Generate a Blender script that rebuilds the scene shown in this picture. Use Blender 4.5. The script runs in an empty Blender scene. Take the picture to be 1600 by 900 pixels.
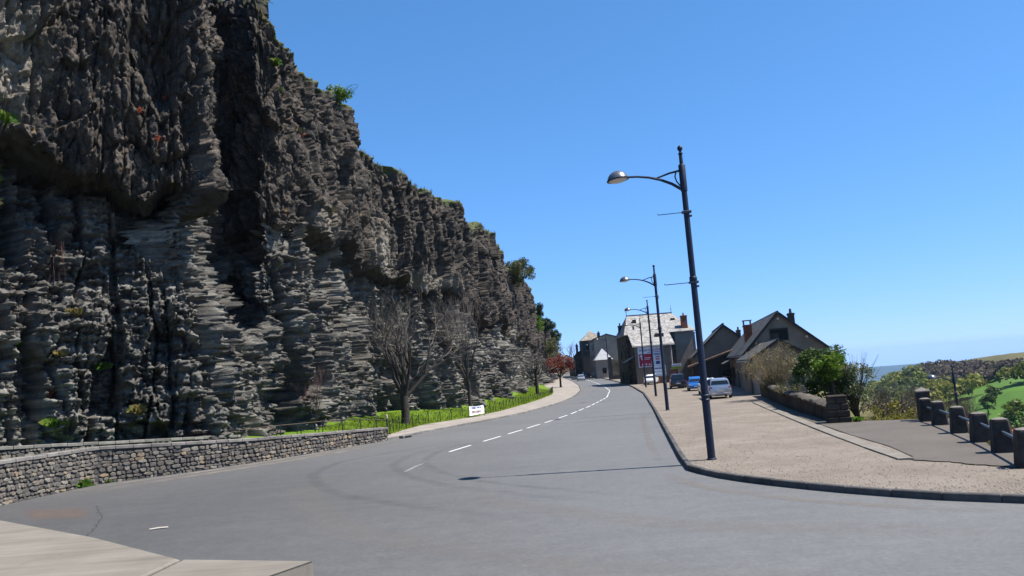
import bpy, math, random
import numpy as np
from mathutils import Vector, Matrix
random.seed(7); RNG = np.random.default_rng(7)
SC = bpy.context.scene; COL = SC.collection
R = math.radians

# ------------------------------------------------------------------ camera, sky, sun, exposure
EYE = 3.0
cam_d = bpy.data.cameras.new('camera'); cam = bpy.data.objects.new('camera', cam_d); COL.objects.link(cam)
cam_d.sensor_width = 36.0; cam_d.lens = 27.0; cam_d.clip_start = 0.1; cam_d.clip_end = 30000
roll = math.atan(0.075); pit = math.atan(140.3/1200)
r0 = Vector((1,0,0)); fw = Vector((0, math.cos(pit), math.sin(pit))); u0 = Vector((0, -math.sin(pit), math.cos(pit)))
rt = r0*math.cos(roll) - u0*math.sin(roll); up = r0*math.sin(roll) + u0*math.cos(roll)
cam.matrix_world = Matrix(((rt.x, up.x, -fw.x, 0), (rt.y, up.y, -fw.y, 0), (rt.z, up.z, -fw.z, EYE), (0,0,0,1)))
SC.camera = cam
SUN_EL, SUN_AZ = R(59), R(96)             # azimuth from +Y towards +X
w = bpy.data.worlds.new('World'); SC.world = w; w.use_nodes = True
nt = w.node_tree; bg = nt.nodes['Background']
sky = nt.nodes.new('ShaderNodeTexSky'); sky.sky_type = 'NISHITA'; sky.sun_disc = False
sky.sun_elevation = SUN_EL; sky.sun_rotation = SUN_AZ; sky.altitude = 900; sky.air_density = 0.7; sky.dust_density = 0.0; sky.ozone_density = 10.0
def _vm(op, a, b):                        # camera response for the sky: a little bluer, highlights compressed
    x = nt.nodes.new('ShaderNodeVectorMath'); x.operation = op
    for i, v in enumerate((a, b)):
        if isinstance(v, tuple): x.inputs[i].default_value = v
        else: nt.links.new(v, x.inputs[i])
    return x.outputs[0]
cs = _vm('MULTIPLY', sky.outputs[0], (0.82, 1.32, 1.30))
cs = _vm('DIVIDE', cs, _vm('ADD', _vm('MULTIPLY', cs, (0.24, 0.22, 0.10)), (1.0, 1.0, 1.0)))
nt.links.new(cs, bg.inputs[0]); bg.inputs[1].default_value = 0.15
sl = bpy.data.lights.new('sun', 'SUN'); sl.energy = 5.0; sl.angle = R(0.53); sl.color = (1.0, 0.955, 0.89)
so = bpy.data.objects.new('sun', sl); COL.objects.link(so)
sd = Vector((math.sin(SUN_AZ)*math.cos(SUN_EL), math.cos(SUN_AZ)*math.cos(SUN_EL), math.sin(SUN_EL)))
so.rotation_euler = sd.to_track_quat('Z', 'Y').to_euler(); so.location = (60, 0, 80)
vs = SC.view_settings; vs.view_transform = 'Standard'; vs.look = 'None'; vs.exposure = 0.9; vs.gamma = 1.0

# ------------------------------------------------------------------ helpers
def tag(o, label=None, cat=None, group=None, kind=None):
    for k, v in (('label', label), ('category', cat), ('group', group), ('kind', kind)):
        if v: o[k] = v
    return o
def empty(name, loc=(0,0,0), rz=0, label=None, cat=None, group=None):
    o = bpy.data.objects.new(name, None); COL.objects.link(o); o.location = loc; o.rotation_euler = (0,0,rz)
    o.empty_display_size = 0.2
    return tag(o, label, cat, group)
def link(name, me, parent=None, loc=None):
    o = bpy.data.objects.new(name, me); COL.objects.link(o)
    if parent: o.parent = parent
    if loc is not None: o.location = loc
    return o
def npmesh(name, V, Fq, mats, smooth=False, attrs=None):
    V = np.asarray(V, np.float32); Fq = np.asarray(Fq, np.int32); n, k = Fq.shape
    me = bpy.data.meshes.new(name); me.vertices.add(len(V)); me.vertices.foreach_set('co', V.ravel())
    me.loops.add(n*k); me.loops.foreach_set('vertex_index', Fq.ravel())
    me.polygons.add(n); me.polygons.foreach_set('loop_start', np.arange(n, dtype=np.int32)*k)
    if smooth: me.polygons.foreach_set('use_smooth', np.ones(n, bool))
    for m in (mats if isinstance(mats, (list, tuple)) else [mats]): me.materials.append(m)
    for an, av in (attrs or {}).items():
        a = me.attributes.new(an, 'FLOAT', 'POINT'); a.data.foreach_set('value', np.asarray(av, np.float32).ravel())
    me.update(calc_edges=True); me.validate()
    return me
def gridfaces(nr, nc):
    i = np.arange(nr-1)[:,None]*nc + np.arange(nc-1)[None,:]
    return np.stack([i, i+1, i+nc+1, i+nc], -1).reshape(-1, 4)
class MB:
    def __init__(s): s.v=[]; s.f=[]; s.m=[]
    def add(s, V, F, mi=0, M=None):
        b=len(s.v)
        for p in V:
            p = Vector(p)
            s.v.append(tuple(M@p) if M is not None else tuple(p))
        for f in F: s.f.append(tuple(b+i for i in f)); s.m.append(mi)
    def box(s, x0,x1,y0,y1,z0,z1, mi=0, M=None, bev=0.0):
        if bev>0:
            b=bev; rings=[]
            for (z,i) in ((z0,b),(z0+b,0),(z1-b,0),(z1,b)):
                X0,X1,Y0,Y1=x0+i,x1-i,y0+i,y1-i; c=b*0.6 if i==0 else b*0.3
                rings.append([(X0+c,Y0,z),(X1-c,Y0,z),(X1,Y0+c,z),(X1,Y1-c,z),(X1-c,Y1,z),(X0+c,Y1,z),(X0,Y1-c,z),(X0,Y0+c,z)])
            s.loft(rings, mi, M, caps=True); return
        V=[(x0,y0,z0),(x1,y0,z0),(x1,y1,z0),(x0,y1,z0),(x0,y0,z1),(x1,y0,z1),(x1,y1,z1),(x0,y1,z1)]
        s.add(V,[(0,3,2,1),(4,5,6,7),(0,1,5,4),(1,2,6,5),(2,3,7,6),(3,0,4,7)],mi,M)
    def loft(s, rings, mi=0, M=None, caps=True, closed=True):
        n=len(rings[0]); V=[p for r in rings for p in r]; F=[]
        for i in range(len(rings)-1):
            for j in range(n if closed else n-1):
                k=(j+1)%n; F.append((i*n+j,i*n+k,(i+1)*n+k,(i+1)*n+j))
        if caps: F.append(tuple(range(n-1,-1,-1))); F.append(tuple((len(rings)-1)*n+j for j in range(n)))
        s.add(V,F,mi,M)
    def tube(s, pts, rad, n=8, mi=0, M=None, caps=True):
        pts=[Vector(p) for p in pts]; rings=[]
        if not isinstance(rad,(list,tuple)): rad=[rad]*len(pts)
        prev=None
        for i,p in enumerate(pts):
            t=(pts[min(i+1,len(pts)-1)]-pts[max(i-1,0)])
            t=t.normalized() if t.length>1e-9 else Vector((0,0,1))
            a=prev if prev is not None else (Vector((1,0,0)) if abs(t.x)<0.8 else Vector((0,1,0)))
            a=(a-t*a.dot(t)); a=a.normalized() if a.length>1e-6 else t.orthogonal().normalized()
            b=t.cross(a); prev=a
            rings.append([tuple(p+(a*math.cos(2*math.pi*j/n)+b*math.sin(2*math.pi*j/n))*rad[i]) for j in range(n)])
        s.loft(rings,mi,M,caps)
    def lathe(s, prof, n=14, mi=0, M=None):
        s.loft([[(r*math.cos(2*math.pi*j/n),r*math.sin(2*math.pi*j/n),z) for j in range(n)] for r,z in prof],mi,M)
    def prism(s, poly, y0, y1, mi=0, M=None):   # poly in (x,z), extruded along y
        s.loft([[(x,y0,z) for x,z in poly],[(x,y1,z) for x,z in poly]],mi,M)
    def mesh(s, name, mats, smooth=False):
        me=bpy.data.meshes.new(name); me.from_pydata(s.v,[],s.f)
        for m in (mats if isinstance(mats,(list,tuple)) else [mats]): me.materials.append(m)
        if any(s.m): me.polygons.foreach_set('material_index', s.m)
        if smooth:
            me.polygons.foreach_set('use_smooth',[True]*len(s.f))
            try: me.set_sharp_from_angle(angle=R(38))
            except Exception: pass
        me.update(); return me
    def build(s, name, mats, parent=None, smooth=False, loc=None): return link(name, s.mesh(name,mats,smooth), parent, loc)
def copy_tree(o, parent=None):
    c=o.copy(); COL.objects.link(c)
    if parent: c.parent=parent
    for ch in list(o.children): copy_tree(ch,c)
    return c
def h2(a, b=0, sd=0):
    a=np.asarray(a).astype(np.int64); b=np.asarray(b).astype(np.int64)
    h=(a*374761393 + b*668265263 + sd*974634777) & 0xffffffff
    h=((h ^ (h>>13))*1274126177) & 0xffffffff; h=h ^ (h>>16); h=(h*2246822519) & 0xffffffff; h=h^(h>>15)
    return (h & 0xffffff)/float(0xffffff)
def vn(x, y, sd=0):
    xi=np.floor(x); yi=np.floor(y); fx=x-xi; fy=y-yi; xi=xi.astype(np.int64); yi=yi.astype(np.int64)
    fx=fx*fx*(3-2*fx); fy=fy*fy*(3-2*fy)
    return (h2(xi,yi,sd)*(1-fx)+h2(xi+1,yi,sd)*fx)*(1-fy)+(h2(xi,yi+1,sd)*(1-fx)+h2(xi+1,yi+1,sd)*fx)*fy
def fbm(x, y, o=4, sd=0):
    a=0.5; r=0; t=0
    for i in range(o): r=r+a*vn(x*2**i+17.3*i,y*2**i-9.1*i,sd+i); t+=a; a*=0.5
    return r/t
def cells(x, y, sd):                         # jittered cells: id, offset from the cell's centre, gap to the next cell
    xi=np.floor(x).astype(np.int64); yi=np.floor(y).astype(np.int64); B=np.full(x.shape,9.0); S2=B.copy(); I=np.zeros(x.shape,np.int64); ox=np.zeros(x.shape); oy=ox.copy()
    for dx in (-1,0,1):
        for dy in (-1,0,1):
            cx=xi+dx; cy=yi+dy; qx=x-cx-0.1-0.8*h2(cx,cy,sd); qy=y-cy-0.1-0.8*h2(cx,cy,sd+1); d=qx*qx+qy*qy; m=d<B
            S2=np.where(m,B,np.minimum(S2,d)); B=np.where(m,d,B); I=np.where(m,cx*8191+cy,I); ox=np.where(m,qx,ox); oy=np.where(m,qy,oy)
    return I,ox,oy,np.sqrt(S2)-np.sqrt(B)
def facet(x, y, sd, tilt, off, gap=0.0, gw=0.07):
    I,ox,oy,e=cells(x,y,sd); return off*(h2(I,0,sd+2)-0.5)+tilt*((h2(I,1,sd+2)-0.5)*ox+(h2(I,2,sd+2)-0.5)*oy)*2-gap*np.clip(1-e/gw,0,1)*(h2(I,3,sd+2)>0.35), I
def sst(a,b,x): t=np.clip((x-a)/(b-a),0,1); return t*t*(3-2*t)
def gz(y):
    t=np.maximum(np.asarray(y,float)-83.0,0); return 0.0135*(t*t/(t+18.0))
def Z(y): return float(gz(y))

# ------------------------------------------------------------------ materials
class N:
    def __init__(s, name, rough=0.8, spec=0.3, metal=0.0):
        s.m=bpy.data.materials.new(name); s.m.use_nodes=True; s.t=s.m.node_tree; s.b=s.t.nodes['Principled BSDF']
        s.b.inputs['Roughness'].default_value=rough; s.b.inputs['Specular IOR Level'].default_value=spec; s.b.inputs['Metallic'].default_value=metal
        s.co=None
    def n(s,t,**k):
        x=s.t.nodes.new('ShaderNode'+t)
        for a,b in k.items(): setattr(x,a,b)
        return x
    def set(s,x,i,v):
        if v is None: return
        if hasattr(v,'is_output') or isinstance(v,bpy.types.NodeSocket): s.t.links.new(v,x.inputs[i])
        else: x.inputs[i].default_value=v
    def pos(s, obj=False):
        if obj: return s.n('TexCoord').outputs['Object']
        if s.co is None: s.co=s.n('NewGeometry').outputs['Position']
        return s.co
    def map(s, sc=(1,1,1), rot=(0,0,0), obj=False):
        x=s.n('Mapping'); s.set(x,'Vector',s.pos(obj)); x.inputs['Scale'].default_value=sc; x.inputs['Rotation'].default_value=rot; return x.outputs[0]
    def noise(s, sc, det=4, rough=0.55, vec=None, dist=0.0):
        x=s.n('TexNoise'); s.set(x,'Vector',vec if vec is not None else s.pos()); x.inputs['Scale'].default_value=sc; x.inputs['Detail'].default_value=det
        x.inputs['Roughness'].default_value=rough; x.inputs['Distortion'].default_value=dist; return x.outputs['Fac']
    def vor(s, sc, vec=None, feat='F1', out='Distance'):
        x=s.n('TexVoronoi'); x.feature=feat; s.set(x,'Vector',vec if vec is not None else s.pos()); x.inputs['Scale'].default_value=sc; return x.outputs[out]
    def ramp(s, f, stops):
        x=s.n('ValToRGB'); s.set(x,'Fac',f); e=x.color_ramp.elements
        while len(e)<len(stops): e.new(0.5)
        for a,(p,c) in zip(e,stops): a.position=p; a.color=(*c,1) if len(c)==3 else c
        return x.outputs[0]
    def rng(s, f, a,b,c=0.0,d=1.0):
        x=s.n('MapRange'); s.set(x,0,f); x.inputs[1].default_value=a; x.inputs[2].default_value=b; x.inputs[3].default_value=c; x.inputs[4].default_value=d; return x.outputs[0]
    def mix(s, f, a, b, mode='MIX'):
        x=s.n('Mix'); x.data_type='RGBA'; x.blend_type=mode; s.set(x,0,f)
        for i,v in ((6,a),(7,b)):
            if isinstance(v,tuple): v=(*v,1) if len(v)==3 else v
            s.set(x,i,v)
        return x.outputs[2]
    def math(s, op, a, b=None):
        x=s.n('Math'); x.operation=op; s.set(x,0,a); s.set(x,1,b); return x.outputs[0]
    def attr(s, a): return s.n('Attribute',attribute_name=a).outputs['Fac']
    def col(s, c): s.set(s.b,'Base Color',(*c,1) if isinstance(c,tuple) and len(c)==3 else c); return s
    def bump(s, h, st=0.5, d=0.02, prev=None):
        x=s.n('Bump'); x.inputs['Strength'].default_value=st; x.inputs['Distance'].default_value=d; s.set(x,'Height',h)
        if prev is not None: s.set(x,'Normal',prev)
        s.set(s.b,'Normal',x.outputs[0]); return x.outputs[0]
def vary(name, c, amt=0.25, sc=3.0, rough=0.85, bump=0.0, bsc=40, spec=0.25, metal=0.0, obj=False, rnd=0.0, bd=0.01):
    m=N(name,rough,spec,metal); vec=m.pos(True) if obj else None
    n=m.noise(sc,5,0.6,vec)
    lo=tuple(x*(1-amt) for x in c); hi=tuple(min(1,x*(1+amt)) for x in c)
    o=m.ramp(n,[(0.3,lo),(0.7,hi)])
    if rnd>0:
        ri=m.n('ObjectInfo').outputs['Random']; o=m.mix(1.0,o,m.ramp(ri,[(0,(1-rnd,)*3),(1,(1,1,1))]),'MULTIPLY')
    m.col(o)
    if bump>0: m.bump(m.noise(bsc,4,0.6,vec),bump,bd)
    return m.m
def leafmat(name, a, b, c=None, trans=0.35):
    m=N(name,0.55,0.25); ri=m.n('NewGeometry').outputs['Random Per Island']
    st=[(0,a),(0.6,b)]+([(1.0,c)] if c else [])
    co=m.mix(1.0,m.ramp(ri,st),m.ramp(m.noise(0.5,2),[(0.3,(0.75,)*3),(0.7,(1.15,1.15,1.1))]),'MULTIPLY'); m.col(co)
    t=m.n('BsdfTranslucent'); m.set(t,0,co); x=m.n('MixShader'); x.inputs[0].default_value=trans
    m.t.links.new(m.b.outputs[0],x.inputs[1]); m.t.links.new(t.outputs[0],x.inputs[2])
    m.t.links.new(x.outputs[0],m.t.nodes['Material Output'].inputs[0]); return m.m
MT={}

# ---- ground materials
m=N('asphalt',0.78,0.35)
sp=m.noise(70,3,0.7); big=m.noise(0.16,5,0.6); st=m.noise(0.9,3,0.5,m.map((0.25,2.2,1),(0,0,0.5)))
c=m.ramp(big,[(0.25,(0.112,0.1105,0.110)),(0.75,(0.145,0.143,0.141))])
c=m.mix(m.rng(st,0.45,0.8,0,0.35),c,(0.175,0.172,0.168))
c=m.mix(m.rng(sp,0.56,0.78,0,0.6),c,(0.26,0.255,0.245)); c=m.mix(m.rng(sp,0.46,0.28,0,0.7),c,(0.05,0.05,0.051))
sp2=m.noise(190,2,0.6); c=m.mix(m.rng(sp2,0.58,0.72,0,0.5),c,(0.28,0.275,0.265)); c=m.mix(m.rng(sp2,0.42,0.3,0,0.5),c,(0.03,0.03,0.03))
pt=m.noise(0.55,6,0.7); c=m.mix(m.rng(pt,0.58,0.68,0,0.30),c,(0.092,0.091,0.09))
c=m.mix(1.0,c,m.ramp(m.noise(11,3,0.7),[(0.3,(0.84,0.84,0.84)),(0.7,(1.14,1.14,1.14))]),'MULTIPLY'); c=m.mix(1.0,c,m.ramp(m.noise(2.6,4,0.7),[(0.3,(0.9,0.9,0.9)),(0.7,(1.08,1.08,1.08))]),'MULTIPLY')
sx=m.n('SeparateXYZ'); m.t.links.new(m.pos(),sx.inputs[0]); near_left=m.math('MULTIPLY',m.rng(sx.outputs[0],3.0,-9.0),m.rng(sx.outputs[1],45.0,22.0)); c=m.mix(m.math('MULTIPLY',near_left,m.rng(m.noise(0.25,4,0.6),0.2,0.6,0.75,1)),c,m.mix(1.0,c,(0.56,0.56,0.57),'MULTIPLY')); c=m.mix(1.0,c,(0.88,0.875,0.865),'MULTIPLY')  # asphalt colour darker towards the near left
m.col(c); m.bump(m.noise(110,2,0.6),0.35,0.008); MT['asphalt']=m.m
m=N('gravel_pavement',0.9,0.2)
big=m.noise(0.45,6,0.62); sp=m.noise(26,4,0.75); v=m.vor(30); pt=m.noise(1.6,5,0.65)
c=m.ramp(big,[(0.25,(0.145,0.119,0.095)),(0.5,(0.190,0.158,0.126)),(0.75,(0.235,0.202,0.168))])
c=m.mix(m.rng(pt,0.52,0.70,0,0.55),c,(0.125,0.103,0.085))
c=m.mix(m.rng(sp,0.46,0.30,0,0.85),c,(0.10,0.085,0.075)); c=m.mix(m.rng(sp,0.58,0.75,0,0.18),c,(0.30,0.262,0.22))
m.col(c); b=m.bump(m.noise(38,3,0.7),0.8,0.02); m.bump(v,0.4,0.012,b); MT['gravel']=m.m
m=N('footpath_asphalt',0.85,0.25)
big=m.noise(0.5,6,0.65); sp=m.noise(45,3,0.7)
c=m.ramp(big,[(0.3,(0.070,0.058,0.046)),(0.7,(0.105,0.088,0.071))]); c=m.mix(m.rng(sp,0.5,0.75,0,0.6),c,(0.25,0.22,0.2)); c=m.mix(m.rng(sp,0.45,0.3,0,0.6),c,(0.07,0.06,0.055))
m.col(c); m.bump(m.noise(60,3,0.7),0.5,0.01); MT['footpath']=m.m
m=N('pale_concrete',0.85,0.25)
big=m.noise(0.8,5,0.6); sp=m.noise(35,4,0.7); st=m.noise(1.0,4,0.6,m.map((0.5,3.5,1),(0,0,-0.62)))
c=m.ramp(big,[(0.3,(0.15,0.130,0.104)),(0.7,(0.20,0.178,0.147))]); c=m.mix(m.rng(st,0.5,0.72,0,0.5),c,(0.25,0.228,0.196)); c=m.mix(m.rng(st,0.46,0.28,0,0.65),c,(0.115,0.1,0.085)); c=m.mix(m.rng(m.noise(2.3,6,0.75),0.58,0.7,0,0.4),c,(0.10,0.088,0.075))
c=m.mix(m.rng(sp,0.42,0.28,0,0.4),c,(0.2,0.18,0.16)); m.col(c); m.bump(sp,0.25,0.01); MT['concrete']=m.m
MT['kerb']=vary('kerb_stone',(0.2,0.185,0.168),0.3,4,0.85,0.4,45,rnd=0.35)
MT['kerb_dark']=vary('kerb_granite',(0.085,0.08,0.075),0.3,4,0.85,0.4,45,rnd=0.35)
m=N('lawn_soil',0.9,0.15)
c=m.ramp(m.noise(0.5,6,0.65),[(0.3,(0.085,0.15,0.012)),(0.55,(0.12,0.20,0.015)),(0.8,(0.17,0.23,0.022))]); c=m.mix(m.rng(m.noise(9,4,0.7),0.35,0.65,0.0,0.55),c,(0.05,0.10,0.008)); m.col(c); m.bump(m.noise(14,4,0.7),0.8,0.08); MT['lawn']=m.m
MT['grassblade']=leafmat('grass_blade',(0.15,0.24,0.014),(0.22,0.32,0.022),(0.33,0.36,0.05),0.5)
m=N('terrain',0.95,0.1)
n1=m.noise(0.012,5,0.6); n2=m.noise(0.15,5,0.7)
c=m.ramp(n1,[(0.35,(0.055,0.115,0.018)),(0.5,(0.075,0.155,0.022)),(0.7,(0.095,0.15,0.04))]); c=m.mix(m.rng(n2,0.4,0.7,0,0.4),c,(0.05,0.085,0.02)); sx=m.n('SeparateXYZ'); m.t.links.new(m.pos(),sx.inputs[0]); c=m.mix(m.rng(sx.outputs[2],-14.0,-8.5),c,m.ramp(n2,[(0.3,(0.075,0.07,0.032)),(0.7,(0.125,0.112,0.05))])); m.col(c); MT['terrain']=m.m
MT['far_hill']=vary('far_hill',(0.03,0.042,0.028),0.4,0.002,0.95,0)
m=N('white_paint',0.7,0.3)
m.col(m.mix(m.rng(m.noise(14,4,0.75),0.5,0.72,0,0.8),(0.62,0.62,0.60),(0.17,0.17,0.17))); MT['paint']=m.m
m=N('worn_paint',0.75,0.3); m.col(m.mix(m.rng(m.noise(5,5,0.8),0.42,0.6,0.45,1),(0.34,0.34,0.33),(0.13,0.13,0.132))); MT['worn']=m.m
m=N('tyre_rubber_mark',0.7,0.35); m.col((0.045,0.045,0.046)); tb=m.n('BsdfTransparent'); x=m.n('MixShader')
f=m.math('MULTIPLY',m.rng(m.noise(0.8,5,0.7),0.35,0.7,0.02,0.17),m.attr('edge')); m.set(x,0,f); m.t.links.new(tb.outputs[0],x.inputs[1]); m.t.links.new(m.b.outputs[0],x.inputs[2]); m.t.links.new(x.outputs[0],m.t.nodes['Material Output'].inputs[0]); MT['tyremark']=m.m
m=N('rust_dust',0.9,0.15); m.col((0.19,0.125,0.088)); tb=m.n('BsdfTransparent'); x=m.n('MixShader')
f=m.math('MULTIPLY',m.rng(m.noise(1.6,5,0.7),0.3,0.7,0.05,0.5),m.attr('edge')); m.set(x,0,f); m.t.links.new(tb.outputs[0],x.inputs[1]); m.t.links.new(m.b.outputs[0],x.inputs[2]); m.t.links.new(x.outputs[0],m.t.nodes['Material Output'].inputs[0]); MT['dust']=m.m

# ------------------------------------------------------------------ the ground plan (metres; +Y runs up the street)
KR=np.array([(24,9.0),(16.5,10.2),(12.2,12.2),(9.13,14.63),(7.9,15.66),(6.66,17.31),(5.56,19.23),(4.9,20.96),(4.64,22.54),(4.97,25.25),(5.87,31.41),(7.36,41.6),(9.23,54.2),(11.96,73.24),(14.48,91.45),(16.65,113.5),(18.19,132.5),(19.16,156),(20.05,181.1),(21.31,219.7),(23.5,262),(28,320)])
KL=np.array([(-13,8),(-16.2,16),(-17.6,22),(-17.9,26.62),(-17.29,31.48),(-14.48,33.98),(-12.53,36.47),(-10.39,39.78),(-7.73,44.57),(-6.6,47.4),(-4.97,51.6),(-2.56,56.9),(0.28,64.77),(3.66,78.95),(7.12,99.06),(9.2,116.5),(11.06,143.5),(12.33,176.1),(13.2,220),(14.6,262),(18,320)])
FE=np.array([(-8.35,47.5),(-8.2,49.5),(-7.95,52.1),(-7.3,56.6),(-5.5,60.2),(-3.9,63.2),(-1.9,71),(0.45,84.3),(2.25,94.6),(4.2,106.7),(5.2,120),(5.3,133),(4.9,160),(5.4,200),(9,262)])
WA=np.array([(-16.2,16,1.55),(-17.6,22,1.52),(-17.9,26.62,1.5),(-17.29,31.48,1.5),(-14.48,33.98,1.29),(-12.53,36.47,1.12),(-10.39,39.78,0.96),(-7.73,44.57,0.76)])
WB=np.array([(-22.5,25.2,2.1),(-20.2,30,1.85),(-17.76,35,1.51),(-14.88,41,1.11)])
SPINE=np.array([(-38,24,30),(-30,28,29),(-25.5,31,28.5),(-23.24,34.5,28.5),(-21.75,37,28),(-19.33,38.5,28.5),(-17.0,39.4,28.5),(-15.6,40.0,28),(-15.9,40.8,29),(-18.7,48.4,30),(-18.2,49.2,30),(-16.6,48.9,29.5),(-15.25,46.3,28.8),(-13.7,48.0,26.0),(-12.4,52.5,24.8),(-11.3,57.5,24.4),(-12.1,62.3,23.2),(-10.22,64.5,22.1),(-7.85,67,20.9),(-3.9,72.5,19.7),(-4.0,79,19.3),(-1.3,86,19.15),(-0.75,93,19.0),(-0.75,102,18.4),(3.0,132,18.2),(3.6,150,15.9),(8.4,180,14.2),(10.7,215,11.0),(14.2,260,8.4),(20,330,6)])
LZ=np.array([(20,1.2),(30,1.1),(40,0.85),(46,0.93),(52,1.15),(57,1.17),(64,1.05),(68,0.9),(73,1.04),(82,1.5),(95,1.87),(120,1.8),(150,2.5),(200,3.2),(330,6)])
EY=np.array([-40,0,5,9,12,15,18,31,31.8,32.6,33.4,61,64,76,100,130,160,330]); EX=np.array([60,40,34,28,20,14.5,12.5,16.9,15.4,14.0,14.0,19.8,24,31,36,37,36,44])
def ix(P,y): return np.interp(y,P[:,1],P[:,0])
def xedge(y): return np.interp(y,EY,EX)
def strip(name, ys, xl, xr, z, mat, nx=8, noise=0.0, kind='structure', uz=None):
    u=np.linspace(0,1,nx)[None,:]; X=xl[:,None]*(1-u)+xr[:,None]*u; Y=np.repeat(ys[:,None],nx,1)
    Zv=(gz(ys)+z)[:,None]*np.ones_like(X)
    if uz is not None: Zv=Zv+uz(X,Y,np.repeat(u,len(ys),0))
    o=link(name, npmesh(name, np.stack([X,Y,Zv],-1).reshape(-1,3), gridfaces(len(ys),nx), mat, True))
    return tag(o,kind=kind)
# terrain: plateau, valley on the right and the hillside opposite, one sheet in rings about the viewpoint
th=np.radians(np.concatenate([np.arange(-180,-60,6.0),np.arange(-60,10,2.0),np.arange(10,50,0.35),np.arange(50,90,1.5),np.arange(90,181,6.0)])); rr=np.concatenate([[0.5],4*1.035**np.arange(0,195)])
T,Rr=np.meshgrid(th,rr,indexing='ij'); TX=np.sin(T)*Rr; TY=np.cos(T)*Rr
def terrain_z(x,y):
    d=np.hypot(x,y); a=np.where(y>1,x/np.maximum(y,1),9.0); a=np.clip(a,0.15,1.2)
    u=x-xedge(y); plate=gz(y)-0.12
    drop=-0.9*sst(0,2.5,u)-0.30*np.maximum(u-1.5,0)
    drop=np.where(u>0,drop,0)
    cD=640+(0.63-a)*1500*np.where(a<0.63,1,0.4); cz=-4.5-(0.63-a)*95*np.where(a<0.63,1,-0.15)-190*np.maximum(0.535-a,0)
    t=np.clip((d-190)/(cD-190),0,1.0)
    hill=-35+(cz+35)*(0.35*t+0.65*t*t*(3-2*t))+2.4*(fbm(x/90,y/90,3,5)-0.5)*sst(190,260,d)
    hill=np.where(d>cD,cz-(d-cD)*0.33,hill); hill=np.maximum(hill,-290)
    bow=np.where(u>0,np.maximum(plate+drop,-36),plate)
    wgt=sst(120,230,d)*sst(0.0,30,u)
    return bow*(1-wgt)+hill*wgt
TZ=terrain_z(TX,TY)
link('ground', npmesh('ground', np.stack([TX,TY,TZ],-1).reshape(-1,3), gridfaces(len(th),len(rr))[:, ::-1], MT['terrain'], True))['kind']='structure'
# blue hill far down the valley
xs=np.linspace(-2500,9000,160); V=[]
for j,(yy,hf) in enumerate(((2300,-0.01),(8000,0.02),(8800,0.75),(9300,1),(10500,0.8))):
    for x in xs:
        f=float(0.5+0.5*fbm(np.array(x/1500.),np.array(j*0.4),4,3)); ridge=-186-30*(abs(x-4700)/2600)**1.4
        V.append((x,yy,-300+(ridge+300+26*(f-0.75))*hf))
link('distant_hill', npmesh('distant_hill',V,gridfaces(5,len(xs)),MT['far_hill'],True))['kind']='structure'

# road, pavements
ys=np.concatenate([np.arange(-30,8.6,1.5),np.arange(9,60,0.6),np.arange(60,320,2.0)])
xl=np.where(ys<8,-20,ix(KL,np.clip(ys,8,320))-0.25); xr=np.where(ys<9.0,55,ix(KR,np.clip(ys,9,320))+0.12)
strip('road',ys,xl,xr,0.0,MT['asphalt'],14)
ys=np.concatenate([np.arange(9,34,0.25),np.arange(34,320,1.5)])
strip('gravel_pavement',ys,ix(KR,ys)+0.14,np.maximum(xedge(ys)+0.25,ix(KR,ys)+1),0.115,MT['gravel'],26,uz=lambda X,Y,u:0.035*(fbm(X/1.7,Y/1.7,4,2)-0.5)*np.minimum(1,4*u)*(Y<90))
pav=bpy.data.objects['gravel_pavement']
SR=np.array([(11.45,17.0),(10.9,18.4),(10.0,20.55),(10.31,20.95),(10.95,23.67),(11.5,27.6),(12.62,33.9),(14.62,44.4),(16.35,55.9)])
ys=np.concatenate([np.arange(17.0,24,0.06),np.arange(24,56,0.4)])
fp=strip('footpath',ys,ix(SR,ys)+0.02+np.where(ys<20.7,0.35*(fbm(ys*2.2,ys*0,4,77)-0.5)+0.12*(vn(ys*9,ys*0,78)-.5),0),np.minimum(xedge(ys)+0.2,ix(SR,ys)+8),0.137,MT['footpath'],12)
ys=np.concatenate([np.arange(44.7,100,0.8),np.arange(100,262,3)])
lp=strip('roadside_pavement',ys,ix(FE,np.maximum(ys,47.5))-0.3,ix(KL,ys)-0.13,0.115,vary('left_pavement',(0.25,0.22,0.19),0.25,0.6,0.9,0.5,30),8)
# concrete gutter strip: slabs laid end to end
GL=np.array([(9.76,20.6),(10.23,23.67),(10.95,27.82),(12.1,34.1),(14.1,44.63),(15.85,53.5)])
def walkline(P,step):
    P=np.asarray(P,float); L=np.concatenate([[0],np.cumsum(np.hypot(np.diff(P[:,0]),np.diff(P[:,1])))]); s=np.arange(0,L[-1],step)
    return np.stack([np.interp(s,L,P[:,k]) for k in range(P.shape[1])],1), L[-1]
pts,_=walkline(GL,1.0)
for a,b in zip(pts[:-1],pts[1:]):
    d=np.array([b[0]-a[0],b[1]-a[1]]); ln=np.hypot(*d); ang=math.atan2(d[1],d[0])
    mb=MB(); mb.box(0.008,ln-0.008,-0.40,0.0,-0.06,0.012+random.uniform(0,0.006),bev=0.006)
    o=mb.build('gutter_slab',MT['concrete'],fp); o.location=(a[0],a[1],0.146+Z(a[1])); o.rotation_euler=(0,0,ang)
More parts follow.
